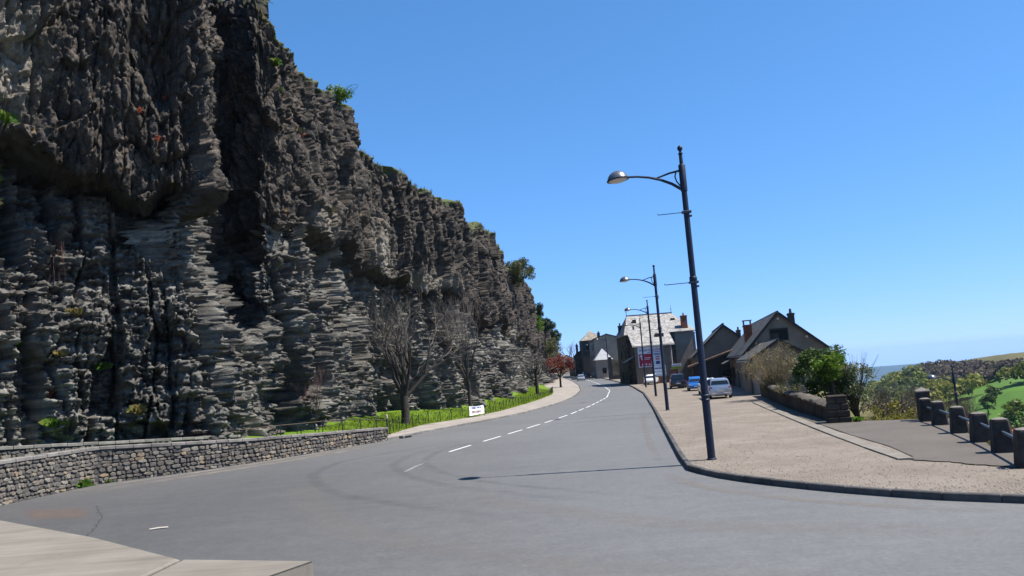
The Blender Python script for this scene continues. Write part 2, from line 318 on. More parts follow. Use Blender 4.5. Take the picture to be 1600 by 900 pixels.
# kerb stones
def kerbs(P, step, parent, mat, h, wdt, side, y1, y2, name='kerb_stone'):
    pts,L=walkline(P,step); rest=MB()
    for a,b in zip(pts[:-1],pts[1:]):
        d=np.array([b[0]-a[0],b[1]-a[1]]); ln=np.hypot(*d); ang=math.atan2(d[1],d[0]); hh=h+random.uniform(-0.006,0.006)
        if a[1]>y2: continue
        mb=MB() if a[1]<=y1 else rest; M=Matrix.Translation((a[0],a[1],Z(a[1])-0.02))@Matrix.Rotation(ang,4,'Z')
        args=(0.006,ln-0.006,0.0 if side>0 else -wdt,wdt if side>0 else 0.0,-0.1,hh+0.02)
        if a[1]<=y1:
            mb.box(*args,bev=0.018); o=mb.build(name,mat,parent); o.matrix_local=M
        else: rest.box(*args,M=M)
    if rest.v: o=rest.build('kerb_row',mat,parent); o['kind']='stuff'
kerbs(KR[1:],1.0,pav,MT['kerb_dark'],0.15,0.16,-1,62,300)
kerbs(KL[8:],1.0,lp,MT['kerb'],0.135,0.15,1,95,262)
# lawn under the cliff
SPm=SPINE[[0,1,2,3,4,5,6,7,12,13]+list(range(14,len(SPINE))),:2]
ys=np.concatenate([np.arange(24,110,0.7),np.arange(110,262,3)])
xo=np.where(ys<47.5,np.interp(ys,WA[:,1],WA[:,0])-0.25,ix(FE,np.maximum(ys,47.5))); xi=ix(SPm,ys)-1.5
xi=np.minimum(xi,xo-0.6)
def lawnz(X,Y,u):
    t=np.clip(u*1.15,0,1); z0=np.where(Y<44,0.5,np.where(Y<49,0.5-(Y-44)*0.074,0.13)); z1=np.interp(Y,LZ[:,0],LZ[:,1])
    return z0+(z1-z0-gz(Y))*t**0.9+0.12*(fbm(X/2,Y/2,3,8)-0.5)*np.minimum(1,3*u)
strip('lawn',ys,xo,xi,0.0,MT['lawn'],24,uz=lawnz)
def lawn_at(x,y):
    o=np.interp(y,WA[:,1],WA[:,0])-0.25 if y<47.5 else ix(FE,y); i=min(ix(SPm,y)-1.5,o-0.6); u=np.clip((x-o)/(i-o),0,1)
    return float(gz(y)+lawnz(np.array(x),np.array(y),np.array(u)))
# grass blades on the lawn
nb=22000; by=47.5+np.minimum(RNG.random(nb)**1.5,1)*70; uu=RNG.random(nb)**1.2*0.95
o_=ix(FE,by)+0.1; i_=ix(SPm,by)+0.6; bx=o_+(i_-o_)*uu
bz=gz(by)+lawnz(bx,by,np.clip((bx-o_)/(np.minimum(ix(SPm,by)-1.5,o_-0.6)-o_),0,1))-0.02
bh=0.05+0.09*RNG.random(nb)+0.10*(fbm(bx/1.3,by/1.3,2,4)>0.55)*RNG.random(nb); an=RNG.random(nb)*6.283; bw=0.03+0.03*RNG.random(nb); lx=(RNG.random((nb,2))-0.5)*0.2
V=np.stack([np.stack([bx-np.cos(an)*bw,by-np.sin(an)*bw,bz],-1),np.stack([bx+np.cos(an)*bw,by+np.sin(an)*bw,bz],-1),np.stack([bx+lx[:,0],by+lx[:,1],bz+bh],-1)],1).reshape(-1,3)
tag(link('grass', npmesh('grass',V,np.arange(nb*3).reshape(-1,3),MT['grassblade'])),'bright green grass growing between fence and cliff','grass',kind='stuff')
# road paint: centre line dashes, one worn dash, tyre marks
def ribbon(pts,w,z=0.004,edge=False):
    P=np.asarray(pts,float); t=np.gradient(P,axis=0); t/=np.linalg.norm(t,axis=1)[:,None]; nrm=np.stack([t[:,1],-t[:,0]],1)
    us=[-1,1] if not edge else [-1,-0.4,0.4,1]; V=[];E_=[]
    for i,p in enumerate(P):
        for u in us: q=p+nrm[i]*u*w/2; V.append((q[0],q[1],Z(q[1])+z)); E_.append((1-abs(u) if edge else 1)*(min(1,4*i/len(P),4*(len(P)-1-i)/len(P)) if edge else 1)/(0.6 if edge else 1))
    return V,gridfaces(len(P),len(us)),E_
CL=np.array([(-3.28,34.25),(-2.08,38.3),(-0.17,44.5),(1.9,51.6),(3.6,58.0),(6.26,70),(9.84,88.5),(12.75,110),(14.6,136),(15.9,169),(17.3,220)])
pts,L=walkline(CL,0.25); k=0; road=bpy.data.objects['road']
spans=[(0.0,2.9),(4.6,7.4),(8.6,11.4),(12.4,15.3)]; s=16.6
while s<190: spans.append((s,s+3.0)); s+=4.35
for a,b in spans:
    seg=pts[int(a/0.25):int(b/0.25)+1]
    if len(seg)<3: continue
    V,F,_=ribbon(seg,0.13); link('line_dash',npmesh('line_dash',V,F,MT['paint']),road)
V,F,_=ribbon([(-4.25,27.7),(-4.1,29.15),(-3.8,30.5)],0.12); link('worn_dash',npmesh('worn_dash',V,F,MT['worn']),road)
def smoothpts(P,n=60):
    P=np.asarray(P,float); q,_=walkline(P,0.3)
    for _ in range(12): q[1:-1]=(q[:-2]+2*q[1:-1]+q[2:])/4
    return q
tm=[(0.6,40.5),(-1.6,39.3),(-3.7,37.3),(-5.0,34.4),(-5.15,30.2),(-3.95,26.2),(-2.3,23.0),(0.5,19.6),(3.5,16.5)]
for dx,wd in ((0,0.55),(1.25,0.45),(-3.2,0.6)):
    P=[(x*(1-0.02*dx)+dx*(0.8 if y<36 else 0.25),y+(-0.2 if y>36 else 0.25)*dx) for x,y in tm]
    V,F,E_=ribbon(smoothpts(P),wd,0.003+0.0008*abs(dx),True); link('tyre_mark',npmesh('tyre_mark',V,F,MT['tyremark'],attrs={'edge':E_}),road)
V=[];E_=[]
for i,u in enumerate(np.linspace(0,1,9)):
    for j,v in enumerate(np.linspace(0,1,9)):
        a=np.array((-16.3,25.2))*(1-u)+np.array((-13.6,24.6))*u; b=np.array((-14.4,22.4))*(1-u)+np.array((-12.0,21.7))*u; q=a*(1-v)+b*v
        V.append((q[0],q[1],0.004)); E_.append(min(1,5*u,5*(1-u))*min(1,4*v,4*(1-v)))
link('dust_stain',npmesh('dust_stain',V,gridfaces(9,9),MT['dust'],attrs={'edge':E_}),road)
m=N('gutter_dust',0.92,0.15); m.col((0.20,0.175,0.15)); tb=m.n('BsdfTransparent'); x=m.n('MixShader')
f=m.math('MULTIPLY',m.rng(m.noise(1.1,6,0.72),0.28,0.62,0.05,0.9),m.attr('edge')); m.set(x,0,f); m.t.links.new(tb.outputs[0],x.inputs[1]); m.t.links.new(m.b.outputs[0],x.inputs[2]); m.t.links.new(x.outputs[0],m.t.nodes['Material Output'].inputs[0]); MT['gutterdust']=m.m
for o_,w_ in ((0.35,0.9),(1.7,1.0)):
    q=smoothpts([(-17.6+o_*1.2,27.5),(-17.0+o_*.9,30.9-o_*.6),(-14.3+o_*.6,33.5-o_*.6),(-12.3+o_*.6,36.1-o_*.6),(-10.1+o_*.6,39.4-o_*.5),(-7.5+o_*.5,44.2-o_*.5)]); V,F,E_=ribbon(q,w_,0.0045+o_*.0004,True); link('gutter_dust',npmesh('gutter_dust',V,F,MT['gutterdust'],attrs={'edge':E_}),road)
for pl,w_ in (([(9.0,13.6),(6.0,16.2),(4.2,19.3),(3.9,22.6)],0.5),([(4.2,24),(5.0,31),(6.4,41),(8.2,53)],0.35),([(6,9.5),(1,12),(-4,17),(-7,24),(-6.5,31)],1.4),([(9,12.2),(3,14.8),(-1,19.5),(-2.4,25)],1.2)):
    q=smoothpts(pl); V,F,E_=ribbon(q,w_,0.005,True); link('road_dust',npmesh('road_dust',V,F,MT['gutterdust'],attrs={'edge':np.array(E_)*(0.5 if w_<1 else 0.22)}),road)
# crack with a step between the old asphalt by the wall and the road
mb=MB(); cp=[(-13.5,24.6),(-12.9,23.6),(-12.55,22.9),(-11.9,22.0),(-11.2,20.5),(-10.4,18.2),(-9.6,15.4)]
q=smoothpts(cp); q+=RNG.normal(0,0.03,q.shape); V,F,_=ribbon(q,0.028,0.004); link('asphalt_crack',npmesh('asphalt_crack',V,F,vary('crack',(0.045,0.043,0.042))),road)
q=smoothpts([(5.0,29.6),(2.4,29.9),(-0.5,30.2)]); q+=RNG.normal(0,0.012,q.shape)
for yy in (47.5,64.0):
    x0=float(ix(KR,yy)); q=np.stack([np.linspace(x0,x0-6.5,30),yy+0.05*np.sin(np.arange(30)*1.3)+np.linspace(0,0.6,30)],1); V,F,_=ribbon(q,0.06,0.004); link('road_joint',npmesh('road_joint',V,F,vary('joint',(0.045,0.045,0.047))),road)
# loose grit on the pavement
ng=9000; gy=15+RNG.random(ng)**1.6*30; gx=ix(KR,gy)+0.2+RNG.random(ng)**1.3*np.maximum(np.minimum(xedge(gy),ix(SR,np.clip(gy,17.6,55)))-ix(KR,gy)-0.3,0.2)
gs=0.008+0.022*RNG.random(ng)**3; B=np.array([(1,0,0),(-1,0,0),(0,1,0),(0,-1,0),(0,0,1),(0,0,-.4)],float); FB=np.array([(0,2,4),(2,1,4),(1,3,4),(3,0,4)])
V=(B[None]*gs[:,None,None]*(0.7+0.6*RNG.random((ng,6,1)))+np.stack([gx,gy,np.full(ng,0.118)+gs*0.2],-1)[:,None]).reshape(-1,3)
tag(link('loose_grit',npmesh('loose_grit',V,(FB[None]+np.arange(ng)[:,None,None]*6).reshape(-1,3),vary('grit',(0.17,0.145,0.12),0.5,9))),'loose grit scattered over the pavement','grit',kind='stuff')
# concrete terrace in the lower left corner
tr=empty('concrete_terrace',(-5,9,0),0,'pale concrete terrace slab in the lower left corner','terrace'); tr['kind']='structure'
def slabpoly(name,poly,z0,z1):
    mb=MB(); n=len(poly); c=Vector((sum(p[0] for p in poly)/n,sum(p[1] for p in poly)/n,0)); ins=lambda k:[(c.x+(x-c.x)*k,c.y+(y-c.y)*k) for x,y in poly]
    mb.loft([[(x,y,z0) for x,y in poly],[(x,y,z1-0.02) for x,y in poly],[(x,y,z1) for x,y in ins(0.995)]]); o=mb.build(name,MT['concrete']); o.parent=tr; o.matrix_parent_inverse=Matrix.Translation((5,-9,0)); return o
slabpoly('terrace_slab',[(-9.9,14.5),(-14,17.8),(-22,10),(-22,-6),(-5.3,-6),(-4.22,9.5),(-6.34,11.52)],-0.2,1.15)
slabpoly('terrace_slab',[(-2.45,8.86),(-4.14,9.47),(-5.0,-6),(-3.6,-6),(-2.80,8.2)],-0.2,1.146)

# ------------------------------------------------------------------ the cliff
m=N('basalt',0.82,0.28)
tier=m.attr('tier'); tone=m.attr('tone'); P=m.pos()
n1=m.noise(0.35,5,0.65); n2=m.noise(2.2,6,0.7); n3=m.noise(13,4,0.75)
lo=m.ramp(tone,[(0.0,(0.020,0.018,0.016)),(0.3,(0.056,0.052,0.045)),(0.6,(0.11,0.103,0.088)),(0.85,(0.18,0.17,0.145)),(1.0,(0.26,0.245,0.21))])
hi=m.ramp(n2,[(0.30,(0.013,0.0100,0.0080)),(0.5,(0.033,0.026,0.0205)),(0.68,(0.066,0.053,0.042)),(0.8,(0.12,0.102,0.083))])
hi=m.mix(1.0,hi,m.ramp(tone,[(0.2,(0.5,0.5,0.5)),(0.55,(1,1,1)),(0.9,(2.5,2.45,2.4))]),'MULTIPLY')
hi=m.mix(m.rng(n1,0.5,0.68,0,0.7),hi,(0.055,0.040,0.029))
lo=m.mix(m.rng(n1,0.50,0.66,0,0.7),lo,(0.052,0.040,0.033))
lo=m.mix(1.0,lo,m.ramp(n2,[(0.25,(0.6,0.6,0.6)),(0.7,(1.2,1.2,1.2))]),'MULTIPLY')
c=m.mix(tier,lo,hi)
c=m.mix(m.rng(n3,0.57,0.68,0,0.85),c,(0.21,0.2,0.18))
pale=m.attr('pale'); c=m.mix(m.math('MULTIPLY',pale,m.rng(n2,0.3,0.6,0.3,1)),c,(0.27,0.235,0.185))
li=m.math('MULTIPLY',m.rng(m.noise(1.3,3,0.6),0.66,0.72),m.rng(m.noise(6,4,0.7),0.5,0.6)); c=m.mix(m.math('MULTIPLY',li,0.75),c,(0.28,0.15,0.04))
gr=m.n('NewGeometry'); sx=m.n('SeparateXYZ'); m.t.links.new(gr.outputs['Normal'],sx.inputs[0])
c=m.mix(m.attr('brown_shade'),c,(0.022,0.016,0.012)); top=m.attr('top'); c=m.mix(m.math('MULTIPLY',top,m.rng(n1,0.25,0.55,0.45,1)),c,(0.085,0.105,0.03))  # brown rock at the overhang, with its underside's shade put into the colour
m.col(c); b=m.bump(m.noise(9,6,0.72),0.55,0.07); m.bump(m.vor(16),0.35,0.03,b); MT['basalt']=m.m

sp=SPINE.copy(); Ls=np.concatenate([[0],np.cumsum(np.hypot(np.diff(sp[:,0]),np.diff(sp[:,1])))])
f_=np.arange(0,Ls[-1],0.02); fx=np.interp(f_,Ls,sp[:,0]); fy=np.interp(f_,Ls,sp[:,1]); fz=np.interp(f_,Ls,sp[:,2])
def gs_(a,sg):
    k=int(sg/0.02*3); kk=np.exp(-0.5*(np.arange(-k,k+1)*0.02/sg)**2); kk/=kk.sum(); return np.convolve(np.pad(a,k,mode='edge'),kk,'valid')
fx2,fy2,fz2=gs_(fx,0.28),gs_(fy,0.28),gs_(fz,0.25)
nxs,nys=gs_(fx,1.5),gs_(fy,1.5)
dens=1.0/np.maximum(0.0013*np.hypot(fx2,fy2),0.03)*np.where(fx2/fy2<-0.69,0.3,1.0)*np.where(fy2>140,0.8,1.0)
cum=np.concatenate([[0],np.cumsum(dens*0.02)])[:-1]; NC=int(cum[-1]); si=np.interp(np.arange(NC),cum,f_)
PX,PY,ZT=(np.interp(si,f_,a) for a in (fx2,fy2,fz2)); TXx=np.interp(si,f_,np.gradient(nxs)); TYy=np.interp(si,f_,np.gradient(nys)); tl=np.hypot(TXx,TYy); NXn,NYn=TYy/tl,-TXx/tl
ZT=ZT+0.9*(fbm(si/3.2,si*0,3,31)-0.5)+0.7*(vn(si/0.9,si*0,32)-0.5)+0.25*(vn(si/0.3,si*0,33)-0.5)
ZB=np.interp(PY,LZ[:,0],LZ[:,1])-0.9
OZ=np.interp(PY,[24,34.5,40,46,48.5,54,57.5,62,64.5,72.5,86,102,132,180,330],[15.8,15.6,14.2,14.0,13.9,12.9,12.2,11.9,11.4,10.8,9.6,8.5,8,7,3])
OA=np.interp(PY,[24,34.5,39.9,40.5,45.8,48.2,50,57.5,64.5,72.5,86,102,132,180],[2.0,2.3,2.2,1.5,0.5,0.5,1.2,0.9,1.35,1.3,0.9,0.6,0.5,0.3])
NR=480; t=np.linspace(0,1,NR); S=np.repeat(si[None],NR,0)
zo1=OZ+3.0*(fbm(si/3.0,si*0,2,81)-0.5)+0.5*(vn(si/0.7,si*0,82)-0.5); H=np.empty((NR,NC)); hq=np.linspace(0,1,400)
for j in range(NC):
    zq=ZB[j]+hq*(ZT[j]-ZB[j]); cd=np.concatenate([[0],np.cumsum(1+3.2*np.exp(-((zq[1:]-zo1[j]-0.15)/0.55)**2))]); H[:,j]=np.interp(t,cd/cd[-1],zq)
QF=sst(44,58,PY)[None]
i0=int(np.argmax(PY>41.0)); i1=int(len(PY)-1-np.argmax(PY[::-1]<47.3)); cj=np.arange(NC); inn=((cj>=i0)&(cj<=i1))[None]; uu_=np.clip((cj-i0)/max(1,i1-i0),0,1)[None]
wf=np.where(inn,sst(10.4,6.2,H+2.2*(fbm(S/1.5,H/1.5,3,150)-.5)),0); S_all=S; S=np.where(wf>0.3,si[i0]+6.5*uu_,S); wS2=S+0.12*(fbm(S/1.2,H/1.2,2,120)-.5); wH2=H+0.08*(fbm(S/1.2,H/.8,2,121)-.5)+0.10*(h2(np.floor(S/0.9),0,122)-.5)
# lower tier: broken columns split into slabs
def columns(S,H,wmin,wmax,hmin,hmax,sd,warp):
    sw=S+warp*(vn(S*0.55/wmax,H*0.3/wmax,sd)-0.5)*2.2+warp*0.5*(vn(S*1.6/wmax,H*1.1/wmax,sd+1)-0.5)
    nb=int(S.max()/wmin)+20; bb=-5+np.cumsum(wmin+(wmax-wmin)*np.random.default_rng(sd).random(nb)); ci=np.searchsorted(bb,sw.ravel()).reshape(sw.shape); ci=np.clip(ci,1,nb-1)
    u=(sw-bb[ci-1])/(bb[ci]-bb[ci-1])*2-1
    hh=hmin+(hmax-hmin)*h2(ci,0,sd+2); zz=H+0.25*hmax*(vn(S*1.3/wmax,H*1.2/wmax,sd+3)-0.5)+u*hmax*0.5*(h2(ci,3,sd)-0.5); kk=np.floor(zz/hh); v=zz/hh-kk
    return ci,u,kk.astype(np.int64),v
ci,u,kk,v=columns(S,H,0.75,1.7,0.32,0.7,41,0.45)
c2,u2,k2,v2=columns(S,H,0.30,0.75,0.11,0.24,57,0.22)
slope=np.clip((H-ZB)/(OZ-ZB)[None],0,1.3)
low=-OA[None]*1.1*sst(0.42,0.92,slope)*(0.75+0.5*fbm(S/2.5,S*0,2,62))+np.where(PY>58,0.35,0.9)[None]*np.maximum(1-slope,0)**1.5
low+=1.5*(fbm(S/5.5,H/8.0,3,61)-0.5)+0.8*(fbm(S/1.8,H/7.0,2,63)-0.5)
low+=(0.60+0.45*QF)*(h2(ci,0,44)-0.5)+(0.22+.25*QF)*(h2(ci,kk//3,45)-0.5)-0.08*np.abs(u)**5
low+=-0.75*(h2(ci,kk//5,46)<0.17)-0.35*(h2(ci,kk//2,47)<0.15)
low+=0.20*(1-.6*QF)*(h2(c2,k2,48)-0.5)+(0.16+.22*QF)*(h2(c2,k2//9,49)-0.5)-0.06*np.abs(u2)**4
low+=-0.34*(v2<0.2)*(h2(c2,k2,95)<0.42)-0.85*(np.abs(u)>0.80)*(vn(S*0+ci*7.3,H/2.2,96)>0.42)-0.16*(np.abs(u2)>0.8)*(h2(c2,k2//3,97)<0.4)
low+=-1.3*sst(0.60,0.68,fbm(S/1.1,H/4.0,2,98))*(slope<1.0)
lA,JA=facet(wS2/2.1,wH2/1.7,127,0.55,1.0,0.3,0.06); lV,JV=facet(wS2/0.6,wH2/2.4,124,0.30,0.55,0.30,0.10); low+=lV; la,Ja=facet(wS2/0.8,wH2/0.33,130,0.45,0.40,0.24,0.10); lb,Jb=facet(wS2/0.5,wH2/0.16,133,0.22,0.20,0.12,0.14); lc,Jc=facet(S/0.17,H/0.085,136,0.05,0.06); low+=lA*(1-.5*QF)-0.9*(h2(JA,9,1)<0.12)*(1-.4*QF)
low+=la*(1-.35*QF)+lb*(1-.5*QF)+lc*(1-.4*QF)
low+=0.04*(fbm(S/0.3,H/0.12,2,50)-0.5)
S=S_all
# upper tier: massive, ribbed and knobbly
ru=np.abs(2*vn(S/1.5+0.4*vn(S/2,H/3,70),H/11.0,71)-1); r2=np.abs(2*vn(S/0.62,H/4.5,72)-1)
upn=1.5*(fbm(S/6.0,H/9.0,3,73)-0.5)*1.2+0.35*(fbm(S/1.6,H/2.6,3,74)-0.5)
c4,u4,k4,v4=columns(S,H,0.45,1.3,0.9,3.0,91,0.35)
wS=S+0.10*(fbm(S/.8,H/.8,2,110)-.5); wH=H+0.14*(fbm(S/.8,H/.8,2,111)-.5)
fA,IA=facet(wS/2.6,wH/4.2,109,0.7,0.9,0.35,0.06); fa,Ia=facet(wS/0.85,wH/2.3,112,0.45,0.50,0.30,0.10); fb_,Ib=facet(wS/0.30,wH/0.85,115,0.28,0.26,0.16,0.14); fc,Ic=facet(S/0.14,H/0.30,118,0.13,0.14,0.06,0.15); upn+=fA*(1-.4*QF)
upn+=fa*(1-.3*QF)+fb_*(1-.45*QF)+fc*(1-.4*QF)+(0.30+.3*QF)*(h2(c4,k4//2,92)-0.5)+(0.30+.45*QF)*(h2(c4,0,93)-0.5)-0.10*np.abs(u4)**3
upn+=-0.30*(h2(Ib,5,104)<0.10)-0.30*(np.abs(u4)>0.88)*(vn(c4*5.1,H/2.5,105)>0.5)+0.07*(fbm(S/0.16,H/0.2,2,77)-0.5)
upn+=-0.9*sst(0.62,0.72,fbm(S/1.3,H/6,2,78))
tone2=np.clip(0.35*h2(Ib,6,106)+0.35*h2(Ic,6,106)+0.2*h2(Ia,6,107)+0.1,0,1)
tone=np.clip(0.10+0.42*h2(Jb,6,51)+0.28*h2(Ja,7,52)+0.2*h2(Jc,7,52)+0.5*(fbm(S/4,H/4,3,53)-0.5),0,1)
zo=zo1[None]
upn+=-0.35*sst(2.2,0.0,H-zo)*vn(S/0.9,H/0.9,83)
wu=sst(-0.12,0.42,H-zo); D=low*(1-wu)+upn*wu; tone=tone*(1-wu)+tone2*wu
# a tongue of rock hanging out of the first buttress, and the cleft beside it
D+=-0.5*sst(0.25,0.0,np.abs(t[:,None]-1))*0.6
PXc=-15.9+1.75*uu_+0*H; PYc=41.0+6.3*uu_; nX=NXn[None]*(1-wf)+0.965*wf; nY=NYn[None]*(1-wf)-0.26*wf
PXg=PX[None]*(1-wf)+PXc*wf+nX*D; PYg=PY[None]*(1-wf)+PYc*wf+nY*D; msk=np.exp(-((H-zo-0.15)/0.45)**2)*np.minimum(OA,1.5)[None]; ZZ=H+0.06*(vn(S/0.25,H/0.25,84)-0.5)+msk*(0.55*(fbm(S/0.7,D/0.6,3,140)-0.5)+0.25*facet(S/0.35,D/0.3,141,0.4,0.5)[0])
rows=[(0.5,0.25),(1.4,0.45),(3.2,0.7),(7,0.9),(15,1.2),(34,1.0),(80,-2)]
gs_cols=lambda v:np.convolve(np.pad(v,30,mode='edge'),np.ones(61)/61,'valid')
ex,ey,ez=[],[],[]; cleft=(np.arange(NC)>np.argmax(PY>43.5))&(np.arange(NC)<np.argmax(PY>49.9))&(PY>43.5)
for i,(b,dz) in enumerate(rows):
    kk_=np.where(PY<43,sst(40.2,36.5,PY),sst(45.5,56,PY))*np.where(cleft,np.where(PY>45.5,0.3,0),1.0); kk_=gs_cols(kk_); rt_=sst(60,50,PY)*(PY>43)
    ex.append(PXg[-1]-(0.93*(1-rt_)+0.3*rt_)*b*kk_); ey.append(PYg[-1]+(0.36*np.clip((PY-42)/20,-.6,1)*(1-rt_)+1.0*rt_)*b*kk_); ez.append(ZT+dz*kk_+0.5*(vn(si/1.2,si*0+i,90)-0.5)*kk_)
VX=np.concatenate([PXg,np.array(ex)]); VY=np.concatenate([PYg,np.array(ey)]); VZ=np.concatenate([ZZ,np.array(ez)])
nx_=len(rows); tier=np.concatenate([wu,np.ones((nx_,NC))]); tone=np.concatenate([tone,np.full((nx_,NC),.5)])
topa=np.concatenate([sst(0.45,0.0,ZT[None]-H)*0.6,np.ones((nx_,NC))])
far=np.repeat(PY[None],NR+nx_,0); sg=np.repeat(si[None],NR+nx_,0)
s_at=lambda y:float(np.interp(y,PY,si))
def blob(y,z,ws,wz): return np.exp(-((sg-s_at(y))/ws)**2-((VZ-z)/wz)**2)
pale=np.clip(1.1*blob(63.9,13.9,1.3,2.6)+0.8*blob(68.5,11.9,3.6,1.1)+0.9*blob(34.8,20,1.5,3.0)+0.7*blob(52.5,14.2,2.0,1.3)+0.9*blob(104,8.9,7,0.9)+0.35*blob(74,2.0,5,1.2),0,1)
brown_shade=np.concatenate([0.85*np.exp(-((H-zo-0.1)/0.55)**2)*(OA[None]>0.7),np.zeros((nx_,NC))])  # mask for the brown and painted shade along the overhang line
tier=np.clip(tier-0.5*(far>95)*0,0,1)
cl=link('cliff', npmesh('cliff', np.stack([VX,VY,VZ],-1).reshape(-1,3), gridfaces(NR+nx_,NC), MT['basalt'], False, {'tier':tier,'tone':tone,'pale':pale,'top':topa,'brown_shade':brown_shade}))
cl['kind']='structure'
def face_at(y,z):       # a point on the cliff face and its outward direction
    j=int(np.argmin(np.abs(PY-y))); i=int(np.argmin(np.abs(ZZ[:,j]-z))); return Vector((PXg[i,j],PYg[i,j],ZZ[i,j])), Vector((NXn[j],NYn[j],0))
print('cliff', NC, NR)

# ------------------------------------------------------------------ rubble walls on the left
m=N('rubble_stone',0.88,0.2)
oi=m.n('ObjectInfo').outputs['Random']; isl=m.n('NewGeometry').outputs['Random Per Island']; rnd=m.math('FRACT',m.math('ADD',m.math('MULTIPLY',oi,7.31),m.math('MULTIPLY',isl,1.0)))
c=m.ramp(rnd,[(0.0,(0.082,0.074,0.065)),(0.3,(0.145,0.128,0.108)),(0.55,(0.105,0.098,0.09)),(0.75,(0.185,0.157,0.125)),(0.92,(0.23,0.205,0.17)),(1.0,(0.26,0.19,0.115))])
c=m.mix(1.0,c,m.ramp(m.noise(9,5,0.7),[(0.25,(0.55,0.55,0.55)),(0.7,(1.2,1.2,1.2))]),'MULTIPLY'); m.col(c); m.bump(m.noise(28,4,0.7),0.7,0.02); MT['rubble']=m.m
MT['mortar']=vary('mortar',(0.05,0.047,0.043),0.4,6,0.95,0.6,30)
MT['coping']=vary('coping_stone',(0.20,0.183,0.162),0.3,2.5,0.9,0.45,35,rnd=0.3)
def stone_mesh(i):
    r=np.random.default_rng(100+i); n=9; a=np.linspace(0,2*np.pi,n,endpoint=False)+r.uniform(-.2,.2,n); p=3.2+r.random()*2
    rad=1/(np.abs(np.cos(a))**p+np.abs(np.sin(a))**p)**(1/p)*(0.5*(1+r.uniform(-.16,.05,n)))
    O=np.stack([np.cos(a)*rad,np.sin(a)*rad],1); mb=MB(); k=1.0; tx,tz=r.uniform(-.25,.25,2)
    rings=[[(x,-0.5,z) for x,z in O],[(x,0.25+0.2*r.random(),z) for x,z in O],[(x*.78,0.82+tx*x+tz*z+0.12*r.random(),z*.78) for x,z in O]]
    mb.loft(rings); return mb.mesh('stone',MT['rubble'])
STM=[stone_mesh(i) for i in range(20)]
def rubble_wall(P,label,nind,z0=-0.1,y_from=0,rowh=0.165,thick=0.42,indcop=True,cat='wall'):
    w=empty('rubble_wall',(float(P[len(P)//2][0]),float(P[len(P)//2][1]),0),0,label,cat); off=Matrix.Translation(-Vector(w.location))
    pts,L=walkline(P,0.1); T=np.gradient(pts[:,:2],axis=0); T=gs3(T); T/=np.linalg.norm(T,axis=1)[:,None]; Nn=np.stack([T[:,1],-T[:,0]],1)
    core=MB(); step=4
    idx=list(range(0,len(pts),step))+[len(pts)-1]
    ring=lambda i:[(pts[i,0],pts[i,1],z0),(pts[i,0],pts[i,1],pts[i,2]-0.13),(pts[i,0]-Nn[i,0]*thick,pts[i,1]-Nn[i,1]*thick,pts[i,2]-0.13),(pts[i,0]-Nn[i,0]*thick,pts[i,1]-Nn[i,1]*thick,z0)]
    core.loft([ring(i) for i in idx],0,off); core.build('wall_core',MT['mortar'],w)
    items=[]; zz=z0+0.08; row=0
    while zz<2.2:
        rh=rowh*random.uniform(0.72,1.35); s=random.uniform(0,.2)
        while s<L-0.15:
            wd=random.uniform(0.11,0.30) if random.random()<.75 else random.uniform(.3,.46); i=min(int((s+wd/2)/0.1),len(pts)-1)
            hgt=rh*random.uniform(0.72,1.14); zc=zz+rh/2+random.uniform(-.018,.018)
            if zc+hgt*0.42<pts[i,2]-0.12 and pts[i,1]>y_from: items.append((pts[i,1],i,s+wd/2,zc,wd*0.97,hgt*1.0))
            s+=wd
        zz+=rh*0.98; row+=1
    # close the end of the wall with a column of stones
    items.sort(key=lambda t:t[0]); rest=MB()
    for n_,(y,i,s,zc,wd,hgt) in enumerate(items):
        x=np.interp(s,np.arange(len(pts))*0.1,pts[:,0]); yy=np.interp(s,np.arange(len(pts))*0.1,pts[:,1])
        M=Matrix(((T[i,0],Nn[i,0],0,x),(T[i,1],Nn[i,1],0,yy),(0,0,1,zc),(0,0,0,1)))@Matrix.Rotation(random.uniform(-.12,.12),4,'Y')@Matrix.Diagonal((wd,random.uniform(.035,.11),hgt,1))
        me=STM[random.randrange(20)]
        if n_<nind: o=link('stone',me,w); o.matrix_local=off@M
        else: rest.add([v.co for v in me.vertices],[tuple(p.vertices) for p in me.polygons],0,off@M)
    if rest.v: o=rest.build('rubble_stones',MT['rubble'],w); o['kind']='stuff'
    s=0
    while s<L-0.05:
        ln=min(random.uniform(0.6,0.85),L-s); i0=min(int(s/0.1),len(pts)-1); i1=min(int((s+ln)/0.1),len(pts)-1); mb=MB()
        def q(i,o,z): return (pts[i,0]+Nn[i,0]*o,pts[i,1]+Nn[i,1]*o,pts[i,2]+z)
        dz=random.uniform(-.008,.008); g=0.012/max(ln,.1); A=pts[i0,:2]+(pts[i1,:2]-pts[i0,:2])*g; B=pts[i1,:2]-(pts[i1,:2]-pts[i0,:2])*g
        rr=[]
        for (c,i) in ((A,i0),(B,i1)):
            zt=pts[i,2]+dz; f=lambda o,z:(c[0]+Nn[i,0]*o,c[1]+Nn[i,1]*o,zt+z)
            rr.append([f(0.075,-0.135),f(0.085,-0.12),f(0.085,-0.02),f(0.065,0.0),f(-thick-0.05,0.0),f(-thick-0.05,-0.135)])
        mb.loft(rr,0,off); mb.build('coping_slab',MT['coping'],w); s+=ln
    return w
def gs3(T):
    K=np.ones(9)/9; return np.stack([np.convolve(np.pad(T[:,k],4,mode='edge'),K,'valid') for k in (0,1)],1)
rubble_wall(WA,'curving low rubble stone wall with coping slabs at the edge of the road',300,y_from=25.5)
rubble_wall(WB,'second rubble wall just behind the roadside one, only its pale coping showing',0,z0=0.4,thick=0.5)
